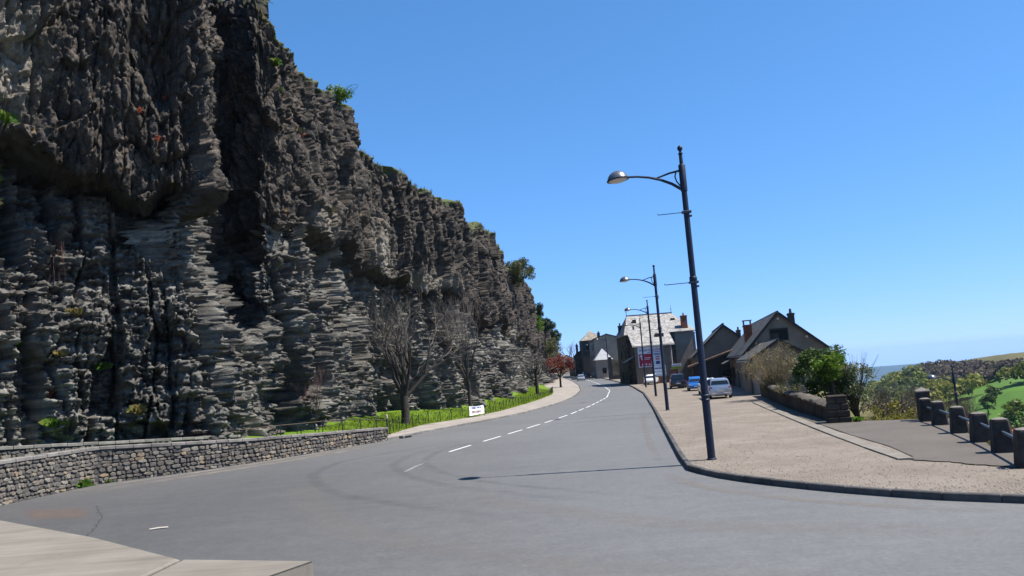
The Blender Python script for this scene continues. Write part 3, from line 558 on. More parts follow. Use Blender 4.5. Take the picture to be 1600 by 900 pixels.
# drain block at the wall end
mb=MB(); mb.box(-0.45,0.45,-0.16,0.16,0,0.16,bev=0.03); mb.box(-0.28,0.28,-0.17,-0.1,0.02,0.12,1)
tag(mb.build('drain_inlet',[MT['kerb'],vary('black_iron',(0.015,0.015,0.015))],None,loc=(-6.85,45.6,0)),'small dark kerb drain inlet at the end of the rubble wall','drain').rotation_euler=(0,0,1.05)

# ------------------------------------------------------------------ street lamps
MT['navy']=vary('navy_paint',(0.011,0.016,0.034),0.25,6,0.5,0,rnd=0.0); MT['navy'].node_tree.nodes['Principled BSDF'].inputs['Specular IOR Level'].default_value=0.3
MT['dome']=vary('grey_dome_metal',(0.16,0.165,0.17),0.2,5,0.35,metal=0.6); MT['lampglass']=vary('lamp_glass',(0.55,0.5,0.46),0.1,5,0.3); MT['steel']=vary('steel_bracket',(0.07,0.08,0.1),0.2,8,0.5,metal=0.3)
def make_lamp():
    r=empty('street_lamp')
    p=MB(); p.lathe([(0.15,-0.02),(0.15,0.03),(0.118,0.05),(0.118,1.75),(0.135,1.77),(0.135,1.80),(0.118,1.82),(0.118,1.88),(0.135,1.90),(0.135,1.93),(0.112,1.95),(0.108,2.0),(0.094,5.2),(0.088,8.0),(0.086,8.3)],14)
    p.build('pole',MT['navy'],r,True)
    p=MB(); p.lathe([(0.102,5.42),(0.118,5.44),(0.118,5.56),(0.102,5.58)],14); p.build('collar',MT['navy'],r,True)
    p=MB(); p.lathe([(0.088,8.28),(0.107,8.30),(0.107,9.12),(0.09,9.15)],14); p.build('sleeve',MT['navy'],r,True)
    p=MB(); p.lathe([(0.06,9.14),(0.055,9.46),(0.05,9.48),(0.075,9.49),(0.075,9.52),(0.04,9.54),(0.035,9.58),(0.072,9.62),(0.085,9.67),(0.072,9.73),(0.03,9.77),(0.0,9.775)],12); p.build('finial',MT['navy'],r,True)
    a=MB(); pts=[(-0.09,0,8.37),(-0.35,0,8.56),(-0.7,0,8.73),(-1.05,0,8.84),(-1.4,0,8.90),(-1.72,0,8.92)]; a.tube(pts,[.05,.048,.043,.038,.034,.034],8)
    a.tube([(-0.09,0,8.96),(-0.4,0,8.91),(-0.82,0,8.79)],[.036,.032,.028],6)
    a.tube([(-0.10,0,8.47),(-0.20,0,8.62),(-0.24,0,8.78),(-0.20,0,8.92)],.022,6); a.build('arm',MT['navy'],r,True)
    h=MB(); M=Matrix.Translation((-2.02,0,8.86))@Matrix.Rotation(R(-6),4,'Y')
    h.lathe([(0.335,-0.015),(0.345,0.0),(0.335,0.03),(0.315,0.09),(0.275,0.16),(0.21,0.225),(0.12,0.27),(0.05,0.29),(0,0.292)],20,0,M); hd=h.build('lamp_head',MT['dome'],r,True)
    h=MB(); h.lathe([(0,-0.09),(0.12,-0.082),(0.22,-0.06),(0.30,-0.02),(0.305,-0.012)],20,0,M); h.build('lamp_glass',MT['lampglass'],hd,True)
    h=MB(); h.lathe([(0.348,-0.02),(0.36,-0.012),(0.36,0.012),(0.345,0.02)],20,0,M); h.build('lamp_rim',MT['navy'],hd,True)
    for z in (7.62,5.40):
        b=MB(); b.box(-0.14,0.15,-0.1,0.1,z-0.035,z+0.035,bev=0.01); b.box(0.05,0.16,-0.05,0.05,z-0.16,z-0.1,bev=0.01)
        b.tube([(-0.12,0,z),(-0.8,0,z-0.01),(-0.88,0,z-0.01),(-0.885,0,z+0.03)],0.013,5); b.build('banner_bracket',MT['steel'],r)
    return r
proto=make_lamp()
LAMPS=[((5.62,23.65,0.12),6,'tall navy street lamp nearest the camera on the pavement corner'),
 ((9.68,51.6,0.12),8,'second navy street lamp up the pavement, left of the parked cars'),
 ((13.63,78.1,0.12),9,'third navy street lamp, standing in line with the advertising board'),
 ((17.75,109.0,0.33),10,'fourth street lamp, beside the white car below the billboard'),
 ((19.64,168.0,1.07),6,'distant street lamp in front of the stained boundary wall'),
 ((21.88,216.7,1.71),5,'farthest street lamp of the row, in front of the tall grey gable'),
 ((34.6,62.0,-8.35),-12,'street lamp rising from the valley slope above the green field'),
 ((46.4,95.0,-12.2),-25,'street lamp far down the slope beside the tall gatepost'),
 ((44.3,102.0,-14.0),-20,'lowest street lamp among the bare bushes behind the asphalt terrace')]
for i,(loc,rz,lab) in enumerate(LAMPS):
    o=proto if i==0 else copy_tree(proto); o.location=loc; o.rotation_euler=(0,0,R(-rz)); tag(o,lab,'street lamp','street lamps along the road' if i<6 else 'street lamps down the slope')

# ------------------------------------------------------------------ bollards with rails on the terrace edge
MT['bollard']=vary('dark_stone',(0.046,0.038,0.032),0.4,5,0.9,0.6,30,rnd=0.2); MT['bollardtop']=vary('pale_stone_top',(0.16,0.14,0.12),0.3,6,0.9,0.5,30)  # dark stone for the sides, paler stone for the tops
MT['rail']=vary('blue_grey_rail',(0.10,0.13,0.16),0.25,7,0.4,metal=0.4)
BP=[(15.78,30.5),(15.32,28.75),(14.3,25.7),(13.4,23.0),(12.5,20.55),(11.5,18.0)]
wd=['partly hidden behind the tall gatepost','second from the tall gatepost','third from the tall gatepost','fourth from the tall gatepost, in front of the valley field','fifth from the tall gatepost, nearest the red roofs','cut by the right edge of the picture']
def bollard_mesh(w0,w1,h,n):
    mb=MB(); rg=[]
    for z,w in ((-0.05,w0),(h*0.5,(w0+w1)/2),(h-0.05,w1+0.005),(h,w1-0.03),(h+0.035,w1-0.22)):
        k=w/2; c=0.05; rg.append([(-k+c,-k,z),(k-c,-k,z),(k,-k+c,z),(k,k-c,z),(k-c,k,z),(-k+c,k,z),(-k,k-c,z),(-k,-k+c,z)])
    mb.loft(rg[:4]); nf=len(mb.f); mb.loft(rg[3:]); mb.m=[0]*(nf-1)+[1]*(len(mb.f)-nf+1); return mb.mesh('bollard',[MT['bollard'],MT['bollardtop']])
BM=[bollard_mesh(0.52+0.02*k,0.39+0.01*k,0.83,k) for k in range(2)]
for i,(x,y) in enumerate(BP):
    o=link('stone_bollard',BM[i%2]); o.location=(x,y,0.14); o.rotation_euler=(0,0,R(-20+random.uniform(-4,4))); o.scale=(1,1,random.uniform(.97,1.04)); tag(o,'squat tapered stone bollard, '+wd[i],'bollard','stone bollards along the terrace edge')
rl=['between the first two bollards by the gatepost','between the second and third bollards','between the third and fourth bollards','between the fourth and fifth bollards','between the last two bollards at the right edge']
for i in range(5):
    a,b=Vector((*BP[i],0)),Vector((*BP[i+1],0)); d=(b-a); ln=d.length; ang=math.atan2(d.y,d.x); mb=MB()
    mb.tube([(0.17,0,0),(ln/2,0,-0.01),(ln-0.17,0,0)],0.042,10); 
    o=mb.build('steel_rail',MT['rail'],None,True); o.location=(a.x,a.y,0.66); o.rotation_euler=(0,0,ang); tag(o,'blue grey steel rail '+rl[i],'rail','steel rails of the terrace edge')
# stretch of wall coping under the bollards
mb=MB()
for a,b in zip(BP[:-1],BP[1:]): pass
g=empty('gatepost',(16.05,31.15,0.12),R(-20),'tall dark stone gatepost with a pyramid cap behind the bollards','gatepost')
mb=MB(); mb.box(-0.24,0.24,-0.24,0.24,-0.1,1.12,bev=0.03); mb.build('shaft',MT['bollard'],g)
mb=MB(); mb.loft([[(-k,-k,z),(k,-k,z),(k,k,z),(-k,k,z)] for z,k in ((1.11,.26),(1.15,.27),(1.18,.25),(1.30,.02))]); mb.build('cap',MT['bollardtop'],g)

# ------------------------------------------------------------------ low mossy garden wall with its end pier
GW=np.array([(19.35,62.6,1.05),(18.3,58,1.0),(15.4,45.2,0.92),(14.35,40.0,0.9),(13.25,33.6,0.72)])
m=N('mossy_wall',0.95,0.15); n1=m.noise(1.2,6,0.7); n2=m.noise(8,5,0.75)
c=m.ramp(n1,[(0.3,(0.03,0.023,0.018)),(0.55,(0.058,0.045,0.034)),(0.75,(0.09,0.074,0.058))]); c=m.mix(m.rng(n2,0.55,0.7,0,0.6),c,(0.055,0.06,0.025)); m.col(c); m.bump(n2,1.0,0.06); MT['mossy']=m.m
gw=empty('garden_wall',(16,47,0.1),0,'low mossy garden wall below the shrubs, running to the house','garden wall'); off=Matrix.Translation((-16,-47,-0.1))
pts,L=walkline(GW,0.35); T=np.gradient(pts[:,:2],axis=0); T/=np.linalg.norm(T,axis=1)[:,None]; Nn=np.stack([T[:,1],-T[:,0]],1); mb=MB(); rings=[]; top=[]
for i,p in enumerate(pts):
    a=p[:2]; n=Nn[i]; q=lambda o,z:(a[0]+n[0]*o,a[1]+n[1]*o,z); j=lambda s:random.uniform(-s,s)
    zt=p[2]+0.12+j(.03); rings.append([q(0.0+j(.03),-0.1),q(0.03+j(.03),zt*0.35),q(0.02+j(.04),zt*0.7),q(0+j(.02),zt-0.17),q(-0.55,zt-0.17),q(-0.6,-0.3)])
    top.append([q(0.10+j(.03),zt-0.165),q(0.12+j(.03),zt-0.08+j(.02)),q(0.03+j(.03),zt+j(.03)),q(-0.25,zt+0.05+j(.04)),q(-0.55,zt),q(-0.62,zt-0.165)])
mb.loft(rings,0,off); mb.build('wall_body',MT['mossy'],gw)
mb=MB(); mb.loft(top,0,off); mb.build('wall_coping',vary('mossy_coping',(0.085,0.07,0.054),0.5,2.5,0.95,0.9,12,bd=0.05),gw,True)
pr=empty('wall_pier',(13.35,33.0,0.12),R(-14),'thick battered stone pier at the end of the mossy garden wall','pier')
z=-0.05
for k,(h) in enumerate((0.30,0.28,0.27,0.24,0.10)):
    wv=0.92-0.06*k if k<4 else 0.74; mb=MB()
    if k<4:
        wl=random.uniform(.35,.6)*wv
        for x0,x1 in ((-wv/2,-wv/2+wl),(-wv/2+wl,wv/2)):
            q=MB(); q.box(x0+.006,x1-.006,-wv/2,wv/2,z+.005,z+h-.005,bev=0.03); q.build('pier_stone',MT['mossy'],pr)
    else: mb.box(-wv/2,wv/2,-wv/2,wv/2,z,z+h,bev=0.03); mb.build('pier_cap',MT['mossy'],pr)
    z+=h

# ------------------------------------------------------------------ fences on the lawn, banner, small things
MT['dkmetal']=vary('dark_green_metal',(0.018,0.022,0.02),0.3,8,0.5); MT['railbrown']=vary('rusty_rail',(0.10,0.065,0.04),0.3,9,0.7)
def hoop(tall):
    mb=MB(); mb.tube([(0,0,-0.1),(0,0,tall)],0.028,6); mb.tube([(-0.26,0,-0.1),(-0.22,0,tall*0.45),(0,0,tall*0.98)],0.022,6); mb.tube([(-0.02,0,tall),(0.03,0,tall+0.05)],0.03,6); return mb.mesh('fence_post',MT['dkmetal'])
HM=[hoop(0.78),hoop(0.86)]
f=empty('rail_fence',(-10,44.5,0.5),0,'low rail fence on the grass just behind the rubble wall','fence'); FA=[(-12.8,41.2),(-12.0,42.2),(-11.1,43.3),(-10.25,44.4),(-9.45,45.5),(-8.7,46.5),(-8.1,47.6)]; tops=[]
for x,y in FA:
    z=lawn_at(x,y)-0.02; o=link('fence_post',HM[0],f); o.location=(x+10,y-44.5,z-0.5); o.rotation_euler=(0,0,R(40)); tops.append((x+10,y-44.5,z-0.5+0.77))
mb=MB(); mb.tube([(tops[0][0]-1.5,tops[0][1]-1.9,tops[0][2])]+tops,0.022,6); mb.build('rail',MT['railbrown'],f)
f=empty('hoop_fence',(-4,64,0.12),0,'line of low dark metal hoop posts between lawn and pavement','fence')
pts,_=walkline(FE[1:],1.62); pts=pts[:44]; wire=[]
for i,(x,y) in enumerate(pts):
    if abs(y-63.4)<1.0: continue
    o=link('fence_post',HM[i%2],f); o.location=(x+4,y-64,Z(y)); o.rotation_euler=(0,0,R(35+random.uniform(-12,12))); o.scale=(1,1,random.uniform(.92,1.05)); wire.append((x+4,y-64,Z(y)+0.70))
mb=MB(); mb.tube(wire,0.007,4); mb.build('fence_wire',MT['dkmetal'],f)
mp=MB(); mp.tube([(0,0,0),(0,0,0.85)],0.04,8); mk=empty('marker_post',(-8.15,47.0,0.3),0,'short marker post with a pale top at the end of the rubble wall','post'); mp.build('shaft',MT['dkmetal'],mk)
mp=MB(); mp.lathe([(0.06,0.83),(0.075,0.86),(0.075,1.04),(0.05,1.08),(0,1.09)],10); mp.build('pale_top',vary('pale_top',(0.45,0.36,0.28)),mk)
bn=empty('banner',(-4.15,62.3,0.12),math.atan2(1.5,1.25),'white cloth banner with blue and red lettering tied to the lawn fence','banner')
V=[];nxb,nzb=17,9
for j in range(nzb):
    for i in range(nxb):
        u,v=i/(nxb-1),j/(nzb-1); sag=-0.05*math.sin(math.pi*u)*v; V.append((0.02+1.72*u+0.02*v,0.035*math.sin(5*u+2*v)+0.02*math.sin(9*v),0.12+0.78*v+sag+0.10*u*(1-v)-0.02*u))
cloth=npmesh('cloth',V,gridfaces(nzb,nxb),vary('white_cloth',(0.78,0.77,0.75),0.06,4,0.8),True); link('cloth',cloth,bn)
bl=vary('blue_print',(0.10,0.13,0.42)); rd=vary('red_print',(0.42,0.12,0.10))
def strokes(x0,x1,zc,h,mat,name,n):
    mb=MB(); x=x0
    for k in range(n):
        wdt=(x1-x0)/n; u=(x+wdt/2)/1.74; y=0.035*math.sin(5*u+2*((zc-.12)/.78))+0.02*math.sin(9*(zc-.12)/.78)-0.012
        t=random.choice((0,1,2)); hh=h*random.uniform(.7,1.1); lean=random.uniform(-.03,.05)
        mb.tube([(x+.02,y,zc-hh/2),(x+.02+lean,y,zc+hh/2)],0.016,4)
        if t: mb.tube([(x+.02+lean,y,zc+hh/2),(x+wdt*.7,y,zc+hh*.3),(x+wdt*.7,y,zc-hh*.3)],0.014,4)
        if t==2: mb.tube([(x+.02,y,zc-hh/2),(x+wdt*.7,y,zc-hh*.35)],0.014,4)
        x+=wdt
    mb.build(name,mat,bn)
strokes(0.2,1.5,0.71,0.17,bl,'blue_lettering',11); strokes(0.34,1.4,0.40,0.2,rd,'red_lettering',8)
for x in (0.0,1.76):
    mb=MB(); mb.tube([(x,0.03,-0.1),(x,0.03,0.98)],0.022,6); mb.build('banner_stake',MT['dkmetal'],bn)
mb=MB(); mb.tube([(-0.19,-0.06,0),(0.0,0.01,0.006),(0.2,0.075,0)],[.018,.024,.02],6); tag(mb.build('white_stick',vary('bleached_wood',(0.45,0.40,0.34)),None,loc=(-9.0,19.13,0.022)),'short bleached stick lying on the asphalt near the terrace','stick')

# ------------------------------------------------------------------ houses on the right
MT['plaster']=vary('grey_plaster',(0.175,0.144,0.116),0.2,0.7,0.92,0.3,20); MT['plaster_w']=vary('pale_plaster',(0.235,0.2,0.165),0.18,0.6,0.92,0.3,20)
m=N('rubble_facade',0.95,0.15); v=m.n('TexVoronoi'); v.feature='F1'; m.set(v,'Vector',m.map((1.7,1.7,2.6))); v.inputs['Scale'].default_value=1.4
c=m.mix(1.0,m.ramp(m.noise(1.1,5,0.7),[(0.3,(0.045,0.04,0.037)),(0.7,(0.10,0.09,0.08))]),m.ramp(v.outputs['Color'],[(0.2,(0.6,0.6,0.6)),(0.8,(1.3,1.25,1.15))]),'MULTIPLY'); m.col(c); m.bump(v.outputs['Distance'],0.3,0.03); MT['facade']=m.m
def tiles(name,c,rows,amt=0.3,rot=0.0):
    m=N(name,0.85,0.25); vec=m.map((1,1,1),(0,0,rot)); v=m.n('TexVoronoi'); m.set(v,'Vector',vec); v.inputs['Scale'].default_value=rows
    c=m.mix(1.0,m.ramp(m.noise(0.7,6,0.7),[(0.3,tuple(x*(1-amt) for x in c)),(0.7,tuple(x*(1+amt) for x in c))]),m.ramp(v.outputs['Color'],[(0.1,(0.6,0.6,0.6)),(0.9,(1.3,1.3,1.3))]),'MULTIPLY')
    c=m.mix(m.rng(m.noise(2.5,5,0.75),0.56,0.7,0,0.6),c,(0.10,0.085,0.05)); m.col(c); m.bump(v.outputs['Distance'],0.8,0.05); return m.m
MT['lauze']=tiles('pale_stone_slates',(0.27,0.255,0.235),2.6,0.2); MT['slate']=tiles('dark_slates',(0.075,0.073,0.07),3.0,0.3); MT['lauze2']=tiles('beige_stone_slates',(0.24,0.21,0.165),2.6,0.25); MT['terracotta']=tiles('terracotta_tiles',(0.26,0.15,0.10),3,0.3)
MT['brick']=vary('chimney_brick',(0.20,0.075,0.045),0.3,3,0.9,0.4,12); MT['darkstone']=vary('dark_chimney_stone',(0.05,0.045,0.042),0.35,3,0.92,0.5,12)
MT['wood']=vary('dark_wood',(0.035,0.028,0.024),0.3,5,0.7); MT['glass']=vary('window_glass',(0.012,0.014,0.017),0.1,3,0.08); MT['glass'].node_tree.nodes['Principled BSDF'].inputs['Specular IOR Level'].default_value=0.6
MT['zinc']=vary('zinc',(0.16,0.16,0.165),0.2,4,0.4,metal=0.5); MT['whitepaint']=vary('white_woodwork',(0.6,0.59,0.57),0.1,5,0.6)
def slabroof(mb,A,B,y0,y1,th=0.16,mi=0):      # sloping slab between profile points A and B (x,z)
    dx,dz=B[0]-A[0],B[1]-A[1]; l=math.hypot(dx,dz); nx,nz=-dz/l,dx/l
    if nz<0: nx,nz=-nx,-nz
    mb.prism([A,B,(B[0]+nx*th,B[1]+nz*th),(A[0]+nx*th,A[1]+nz*th)],y0,y1,mi)
def gable_house(name,loc,rz,W,L,xa,zl,zr,za,label,wallm,roofm,zb=-1.0,ov=0.35,eo=0.35,cat='house'):
    h=empty(name,(*loc,0),rz,label,cat)
    mb=MB(); mb.prism([(0,zb),(W,zb),(W,zr),(xa,za),(0,zl)],0,L); mb.build('wall',wallm,h)
    for side,(A,B) in enumerate((((0,zl),(xa,za)),((W,zr),(xa,za)))):
        dx,dz=A[0]-B[0],A[1]-B[1]; l=math.hypot(dx,dz); A2=(A[0]+dx/l*eo,A[1]+dz/l*eo); mb=MB()
        B2=(B[0]-dx/l*0.0,B[1]+0.0); slabroof(mb,A2,B2,-ov,L+ov,0.17); r=mb.build('roof',roofm,h)
        q=MB(); slabroof(q,(A2[0],A2[1]-0.07),(B2[0],B2[1]-0.07),-ov-0.03,-ov+0.05,0.22); q.build('bargeboard',MT['wood'],h)
        q=MB(); s=-1 if side==0 else 1; q.tube([(A2[0]+s*0.05,-ov,A2[1]-0.02),(A2[0]+s*0.05,L+ov,A2[1]-0.02)],0.06,6); q.build('gutter',MT['zinc'],h)
    mb=MB(); mb.tube([(xa,-ov,za+0.16),(xa,L+ov,za+0.16)],0.10,6); mb.build('ridge',roofm,h)
    return h
def window(parent,x,y,z,w,hh,face='y',s=-1,frame=None,shut=False,name='window'):
    frame=frame or MT['wood']; f=MB(); t=0.07
    def bx(a0,a1,z0,z1,d0,d1,mb):
        if face=='y': mb.box(x+a0,x+a1,min(y+s*d0,y+s*d1),max(y+s*d0,y+s*d1),z+z0,z+z1)
        else: mb.box(min(x+s*d0,x+s*d1),max(x+s*d0,x+s*d1),y+a0,y+a1,z+z0,z+z1)
    bx(-w/2,-w/2+t,0,hh,-0.05,0.06,f); bx(w/2-t,w/2,0,hh,-0.05,0.06,f); bx(-w/2+t,w/2-t,hh-t,hh,-0.05,0.06,f); bx(-w/2+t,w/2-t,0,t,-0.05,0.06,f); bx(-.03,.03,t,hh-t,-0.05,0.045,f)
    o=f.build(name,frame,parent); g=MB(); bx(-w/2+t,-.03,t,hh-t,-0.04,0.02,g); bx(.03,w/2-t,t,hh-t,-0.04,0.02,g); g.build('pane',MT['glass'],o)
    sl=MB(); bx(-w/2-.06,w/2+.06,-.09,0,-0.04,0.11,sl); sl.build('sill',MT['plaster_w'],o)
    if shut:
        for k in (-1,1):
            q=MB(); bx(k*(w/2+.02) if k>0 else -w/2-.02-w/2,k*(w/2+.02)+w/2 if k>0 else -w/2-.02,0,hh,0.005,0.05,q); q.build('shutter',MT['wood'],o)
    return o
def door(parent,x,y,z,w,hh,s=-1,mat=None,face='x'):
    d=MB()
    if face=='x': d.box(min(x-.03*s*0,x+s*.05),max(x,x+s*.05),y-w/2,y+w/2,z,z+hh)
    else: d.box(x-w/2,x+w/2,min(y,y+s*.05),max(y,y+s*.05),z,z+hh)
    o=d.build('door',mat or MT['wood'],parent); k=MB()
    if face=='x': k.box(min(x+s*.05,x+s*.1),max(x+s*.05,x+s*.1),y+w*.35,y+w*.42,z+1.0,z+1.06)
    else: k.box(x+w*.35,x+w*.42,min(y+s*.05,y+s*.1),max(y+s*.05,y+s*.1),z+1.0,z+1.06)
    k.build('handle',MT['zinc'],o); return o
def chimney(parent,x,y,z0,z1,w,mat,pot=True,cap=False):
    c=MB(); c.box(x-w/2,x+w/2,y-w/2,y+w/2,z0,z1,bev=0.02); o=c.build('chimney',mat,parent); k=MB(); k.box(x-w/2-.06,x+w/2+.06,y-w/2-.06,y+w/2+.06,z1-.22,z1-.08); k.build('chimney_band',mat,o)
    if pot: p=MB(); p.tube([(x,y,z1),(x,y,z1+.45)],[.15,.11],8); p.build('chimney_pot',MT['brick'] if mat==MT['brick'] else MT['darkstone'],o)
    if cap:
        p=MB()
        for a in (-1,1):
            for b in (-1,1): p.box(x+a*w*.42-.05,x+a*w*.42+.05,y+b*w*.42-.05,y+b*w*.42+.05,z1,z1+.42)
        p.box(x-w/2-.05,x+w/2+.05,y-w/2-.05,y+w/2+.05,z1+.42,z1+.5); p.build('chimney_cap',MT['plaster_w'],o)
    return o
RZ=R(-11)
# nearest house and its annex
A=gable_house('gabled_house',(22.55,76.4),RZ,7.45,24,3.4,3.75,3.85,7.38,'nearest grey plastered house with a steep dark roof and wide gable opening',MT['plaster'],MT['slate'],zb=-4)
o=MB(); o.box(2.55,4.15,-0.02,0.25,4.7,5.75); f_=o.build('hayloft_opening',vary('dark_interior',(0.012,0.011,0.01)),A)
q=MB(); q.box(2.47,4.23,-0.09,0.04,5.75,5.92); q.build('lintel',MT['wood'],f_); q=MB(); q.box(2.47,2.58,-0.06,0.04,4.65,5.75); q.box(4.12,4.23,-0.06,0.04,4.65,5.75); q.build('frame',MT['wood'],f_); q=MB(); q.box(2.58,3.3,-0.05,-0.01,4.7,5.45); q.build('shutter',MT['wood'],f_)
for x,z in ((0.9,3.95),(3.4,6.85),(5.9,4.9)):
    q=MB(); q.tube([(x,-0.09,z),(x,0.02,z)],0.11,8); q.build('beam_end',MT['whitepaint'],A)
chimney(A,5.35,4.6,5.2,7.55,0.62,MT['darkstone']); chimney(A,1.25,8.0,4.6,6.85,0.85,MT['brick'],False,True)
for y,z,w_,hh in ((6,1.0,1.0,1.3),(15,1.0,1.0,1.3),(20,1.0,0.9,1.2)): window(A,0,y,z,w_,hh,'x',-1,shut=False)
door(A,0,10.5,0.1,1.1,2.1); door(A,0,17.5,0.1,2.4,2.3)
q=MB(); slabroof(q,(-1.25,2.75),(0.0,3.35),13.2,18.4,0.1); q.build('porch_roof',MT['slate'],A)
AN=gable_house('annex_house',(19.55,64.25),RZ,4.0,12.2,2.1,3.1,3.3,4.42,'small plastered annex with a low gable behind the pale twiggy shrub',MT['plaster'],MT['slate'],zb=-2,ov=0.3,eo=0.3)
door(AN,0,3.2,0.1,1.0,2.15); window(AN,0,7.5,1.1,0.9,1.1,'x',-1)
q=MB(); q.box(-0.04,0.45,-0.03,0.02,0.0,2.95); q.build('corner_render',MT['plaster_w'],AN)
q=MB(); q.tube([(-0.12,-0.12,0.1),(-0.12,-0.12,2.5),(-0.2,-0.2,2.8)],0.05,6); q.build('downpipe',MT['zinc'],AN)
# shed with terracotta edge, and the second gabled house
SH=empty('lean_to_shed',(22.1,98.2,0),RZ,'dark lean-to shed with a terracotta tiled roof edge','shed')
mb=MB(); mb.prism([(0,-1),(5.3,-1),(5.3,4.2),(0,2.65)],0,5.2); mb.build('wall',MT['wood'],SH)
mb=MB(); slabroof(mb,(-0.5,2.62),(5.5,4.42),-0.3,5.4,0.14); mb.build('roof',MT['slate'],SH)
for k in range(26):
    q=MB(); x=-0.5+k*0.235; z=2.62+k*0.235*0.3+0.06; q.tube([(x,-0.42,z+.05),(x+.01,0.15,z+.1)],[.115,.12],7); q.build('edge_tile',MT['terracotta'],SH)
door(SH,1.6,0,0,2.2,2.2,-1,MT['wood'],'y'); window(SH,4.0,0,1.2,0.8,0.8)
Bh=gable_house('second_gabled_house',(23.9,104.2),RZ,8.3,26,4.1,4.1,4.3,7.85,'second grey house with a blank plastered gable behind the tiled shed',MT['plaster'],MT['slate'],zb=-3)
for k in range(40):
    q=MB(); y=-0.3+k*0.66; q.box(4.0,4.2,y,y+.42,8.02,8.22); q.build('ridge_tile',MT['slate'],Bh)
for y in (3,12,20): window(Bh,0,y,1.2,1.0,1.3,'x',-1)
door(Bh,0,7.5,0.2,2.4,2.4); door(Bh,0,16,0.2,1.1,2.1)
q=MB(); q.box(1.9,2.7,5.5,6.6,6.15,6.22); 
sk=MB(); slabroof(sk,(1.7,5.73),(2.5,6.46),5.2,6.3,0.06); sk.build('skylight',MT['glass'],Bh); chimney(Bh,6.6,7,5.0,7.4,0.6,MT['darkstone'])
# big slate-roofed house with the annex that carries the advertising board
Cc=empty('big_house',(18.4,129,0),0,'big house with a pale stone slate hipped roof and red brick chimney','house')
mb=MB(); mb.box(0,8.15,0,12,-1,8.7); mb.build('rubble_wall_front',MT['facade'],Cc); mb=MB(); mb.box(8.15,11.35,0.0,12,-2,8.6); mb.build('plaster_wall',MT['plaster_w'],Cc)
mb=MB(); mb.box(7.4,8.16,-0.06,0.5,-1,8.65); mb.build('quoin',MT['facade'],Cc)
e=0.35; zr=8.7
V=[(-e,-e,zr-.1),(11.35+e,-e,zr-.1),(11.35+e,12+e,zr-.1),(-e,12+e,zr-.1),(-e,-e,zr),(11.35+e,-e,zr),(11.35+e,12+e,zr),(-e,12+e,zr),(1.3,6,12.25),(9.2,6,12.25)]
mb=MB(); mb.add(V,[(0,3,2,1),(0,1,5,4),(1,2,6,5),(2,3,7,6),(3,0,4,7),(4,5,9,8),(5,6,9),(6,7,8,9),(7,4,8)]); rf=mb.build('roof',MT['lauze'],Cc)
mb=MB(); mb.box(1.2,9.3,5.9,6.1,12.2,12.42); mb.build('ridge_crest',MT['zinc'],rf)
for x in (1.3,9.2): mb=MB(); mb.lathe([(0.05,12.4),(0.05,12.9),(0.12,13.0),(0.03,13.15),(0.02,13.7),(0,13.71)],6,0,Matrix.Translation((x,6,0))); mb.build('finial',MT['zinc'],rf)
for x,z,y in ((2.2,11.1,3.86),(8.9,10.9,4.0)):
    q=MB(); q.box(x-.3,x+.3,y-.55,y+.1,z-.35,z+.3); q.build('roof_window',MT['wood'],rf)
for ch in ((10.15,0.9,8.5,11.35,0.95,MT['brick']),(0.55,3.0,8.4,10.8,0.6,MT['brick']),(0.2,7.6,8.4,10.8,0.65,MT['darkstone']),(12.0,4,0,8.6,0.8,MT['darkstone'])): chimney(Cc,*ch)
q=MB(); q.box(11.3,11.42,-0.02,0.1,0,8.4); q.build('downpipe',MT['zinc'],Cc)
for y,z in ((2,1.0),(7,1.0),(2,4.6),(7,4.6)): window(Cc,0,y,z,1.0,1.6,'x',-1)
door(Cc,0,10,0.4,1.2,2.3)
Ca=empty('lean_to_annex',(18.9,124,0),0,'annex with a steep pale slate roof and the advertising board on its wall','annex')
mb=MB(); mb.loft([[(0,0,-1),(6.0,0,-1),(6.0,0,6.6),(0,0,6.6)],[(0,4.98,-1),(6.0,4.98,-1),(6.0,4.98,9.2),(0,4.98,9.2)]]); mb.build('wall',MT['facade'],Ca)
mb=MB(); mb.box(0.0,6.0,-0.05,0.0,-1,6.55); mb.build('front_render',MT['plaster'],Ca)
mb=MB(); mb.loft([[(-.35,-.35,6.42),(6.45,-.35,6.42),(6.45,-.35,6.58),(-.35,-.35,6.58)],[(-.35,4.6,9.15),(6.45,4.6,9.15),(6.45,4.6,9.33),(-.35,4.6,9.33)]]); mb.build('roof',MT['lauze'],Ca)
q=MB(); q.tube([(-.35,-.42,6.42),(6.45,-.42,6.42)],0.07,6); q.build('gutter',MT['zinc'],Ca); q=MB(); q.tube([(5.85,-.12,0),(5.85,-.12,6.3)],0.05,6); q.build('downpipe',MT['whitepaint'],Ca)
q=MB(); q.loft([[(-1.5,1.2,4.1),(0,1.2,4.9),(0,1.2,5.0),(-1.5,1.2,4.2)],[(-1.5,4.4,4.1),(0,4.4,4.9),(0,4.4,5.0),(-1.5,4.4,4.2)]]); q.build('canopy',MT['lauze'],Ca)
q=MB(); q.tube([(0.3,1.0,9.3),(0.3,1.0,9.9)],0.16,6); q.build('roof_vent',MT['zinc'],Ca); q=MB(); q.box(4.0,5.3,2.0,3.0,8.0,8.5); q.build('roof_hatch',MT['wood'],Ca); q=MB(); q.tube([(5.2,3.5,9.0),(5.2,3.5,12.3)],0.03,5); q.build('antenna',MT['zinc'],Ca)
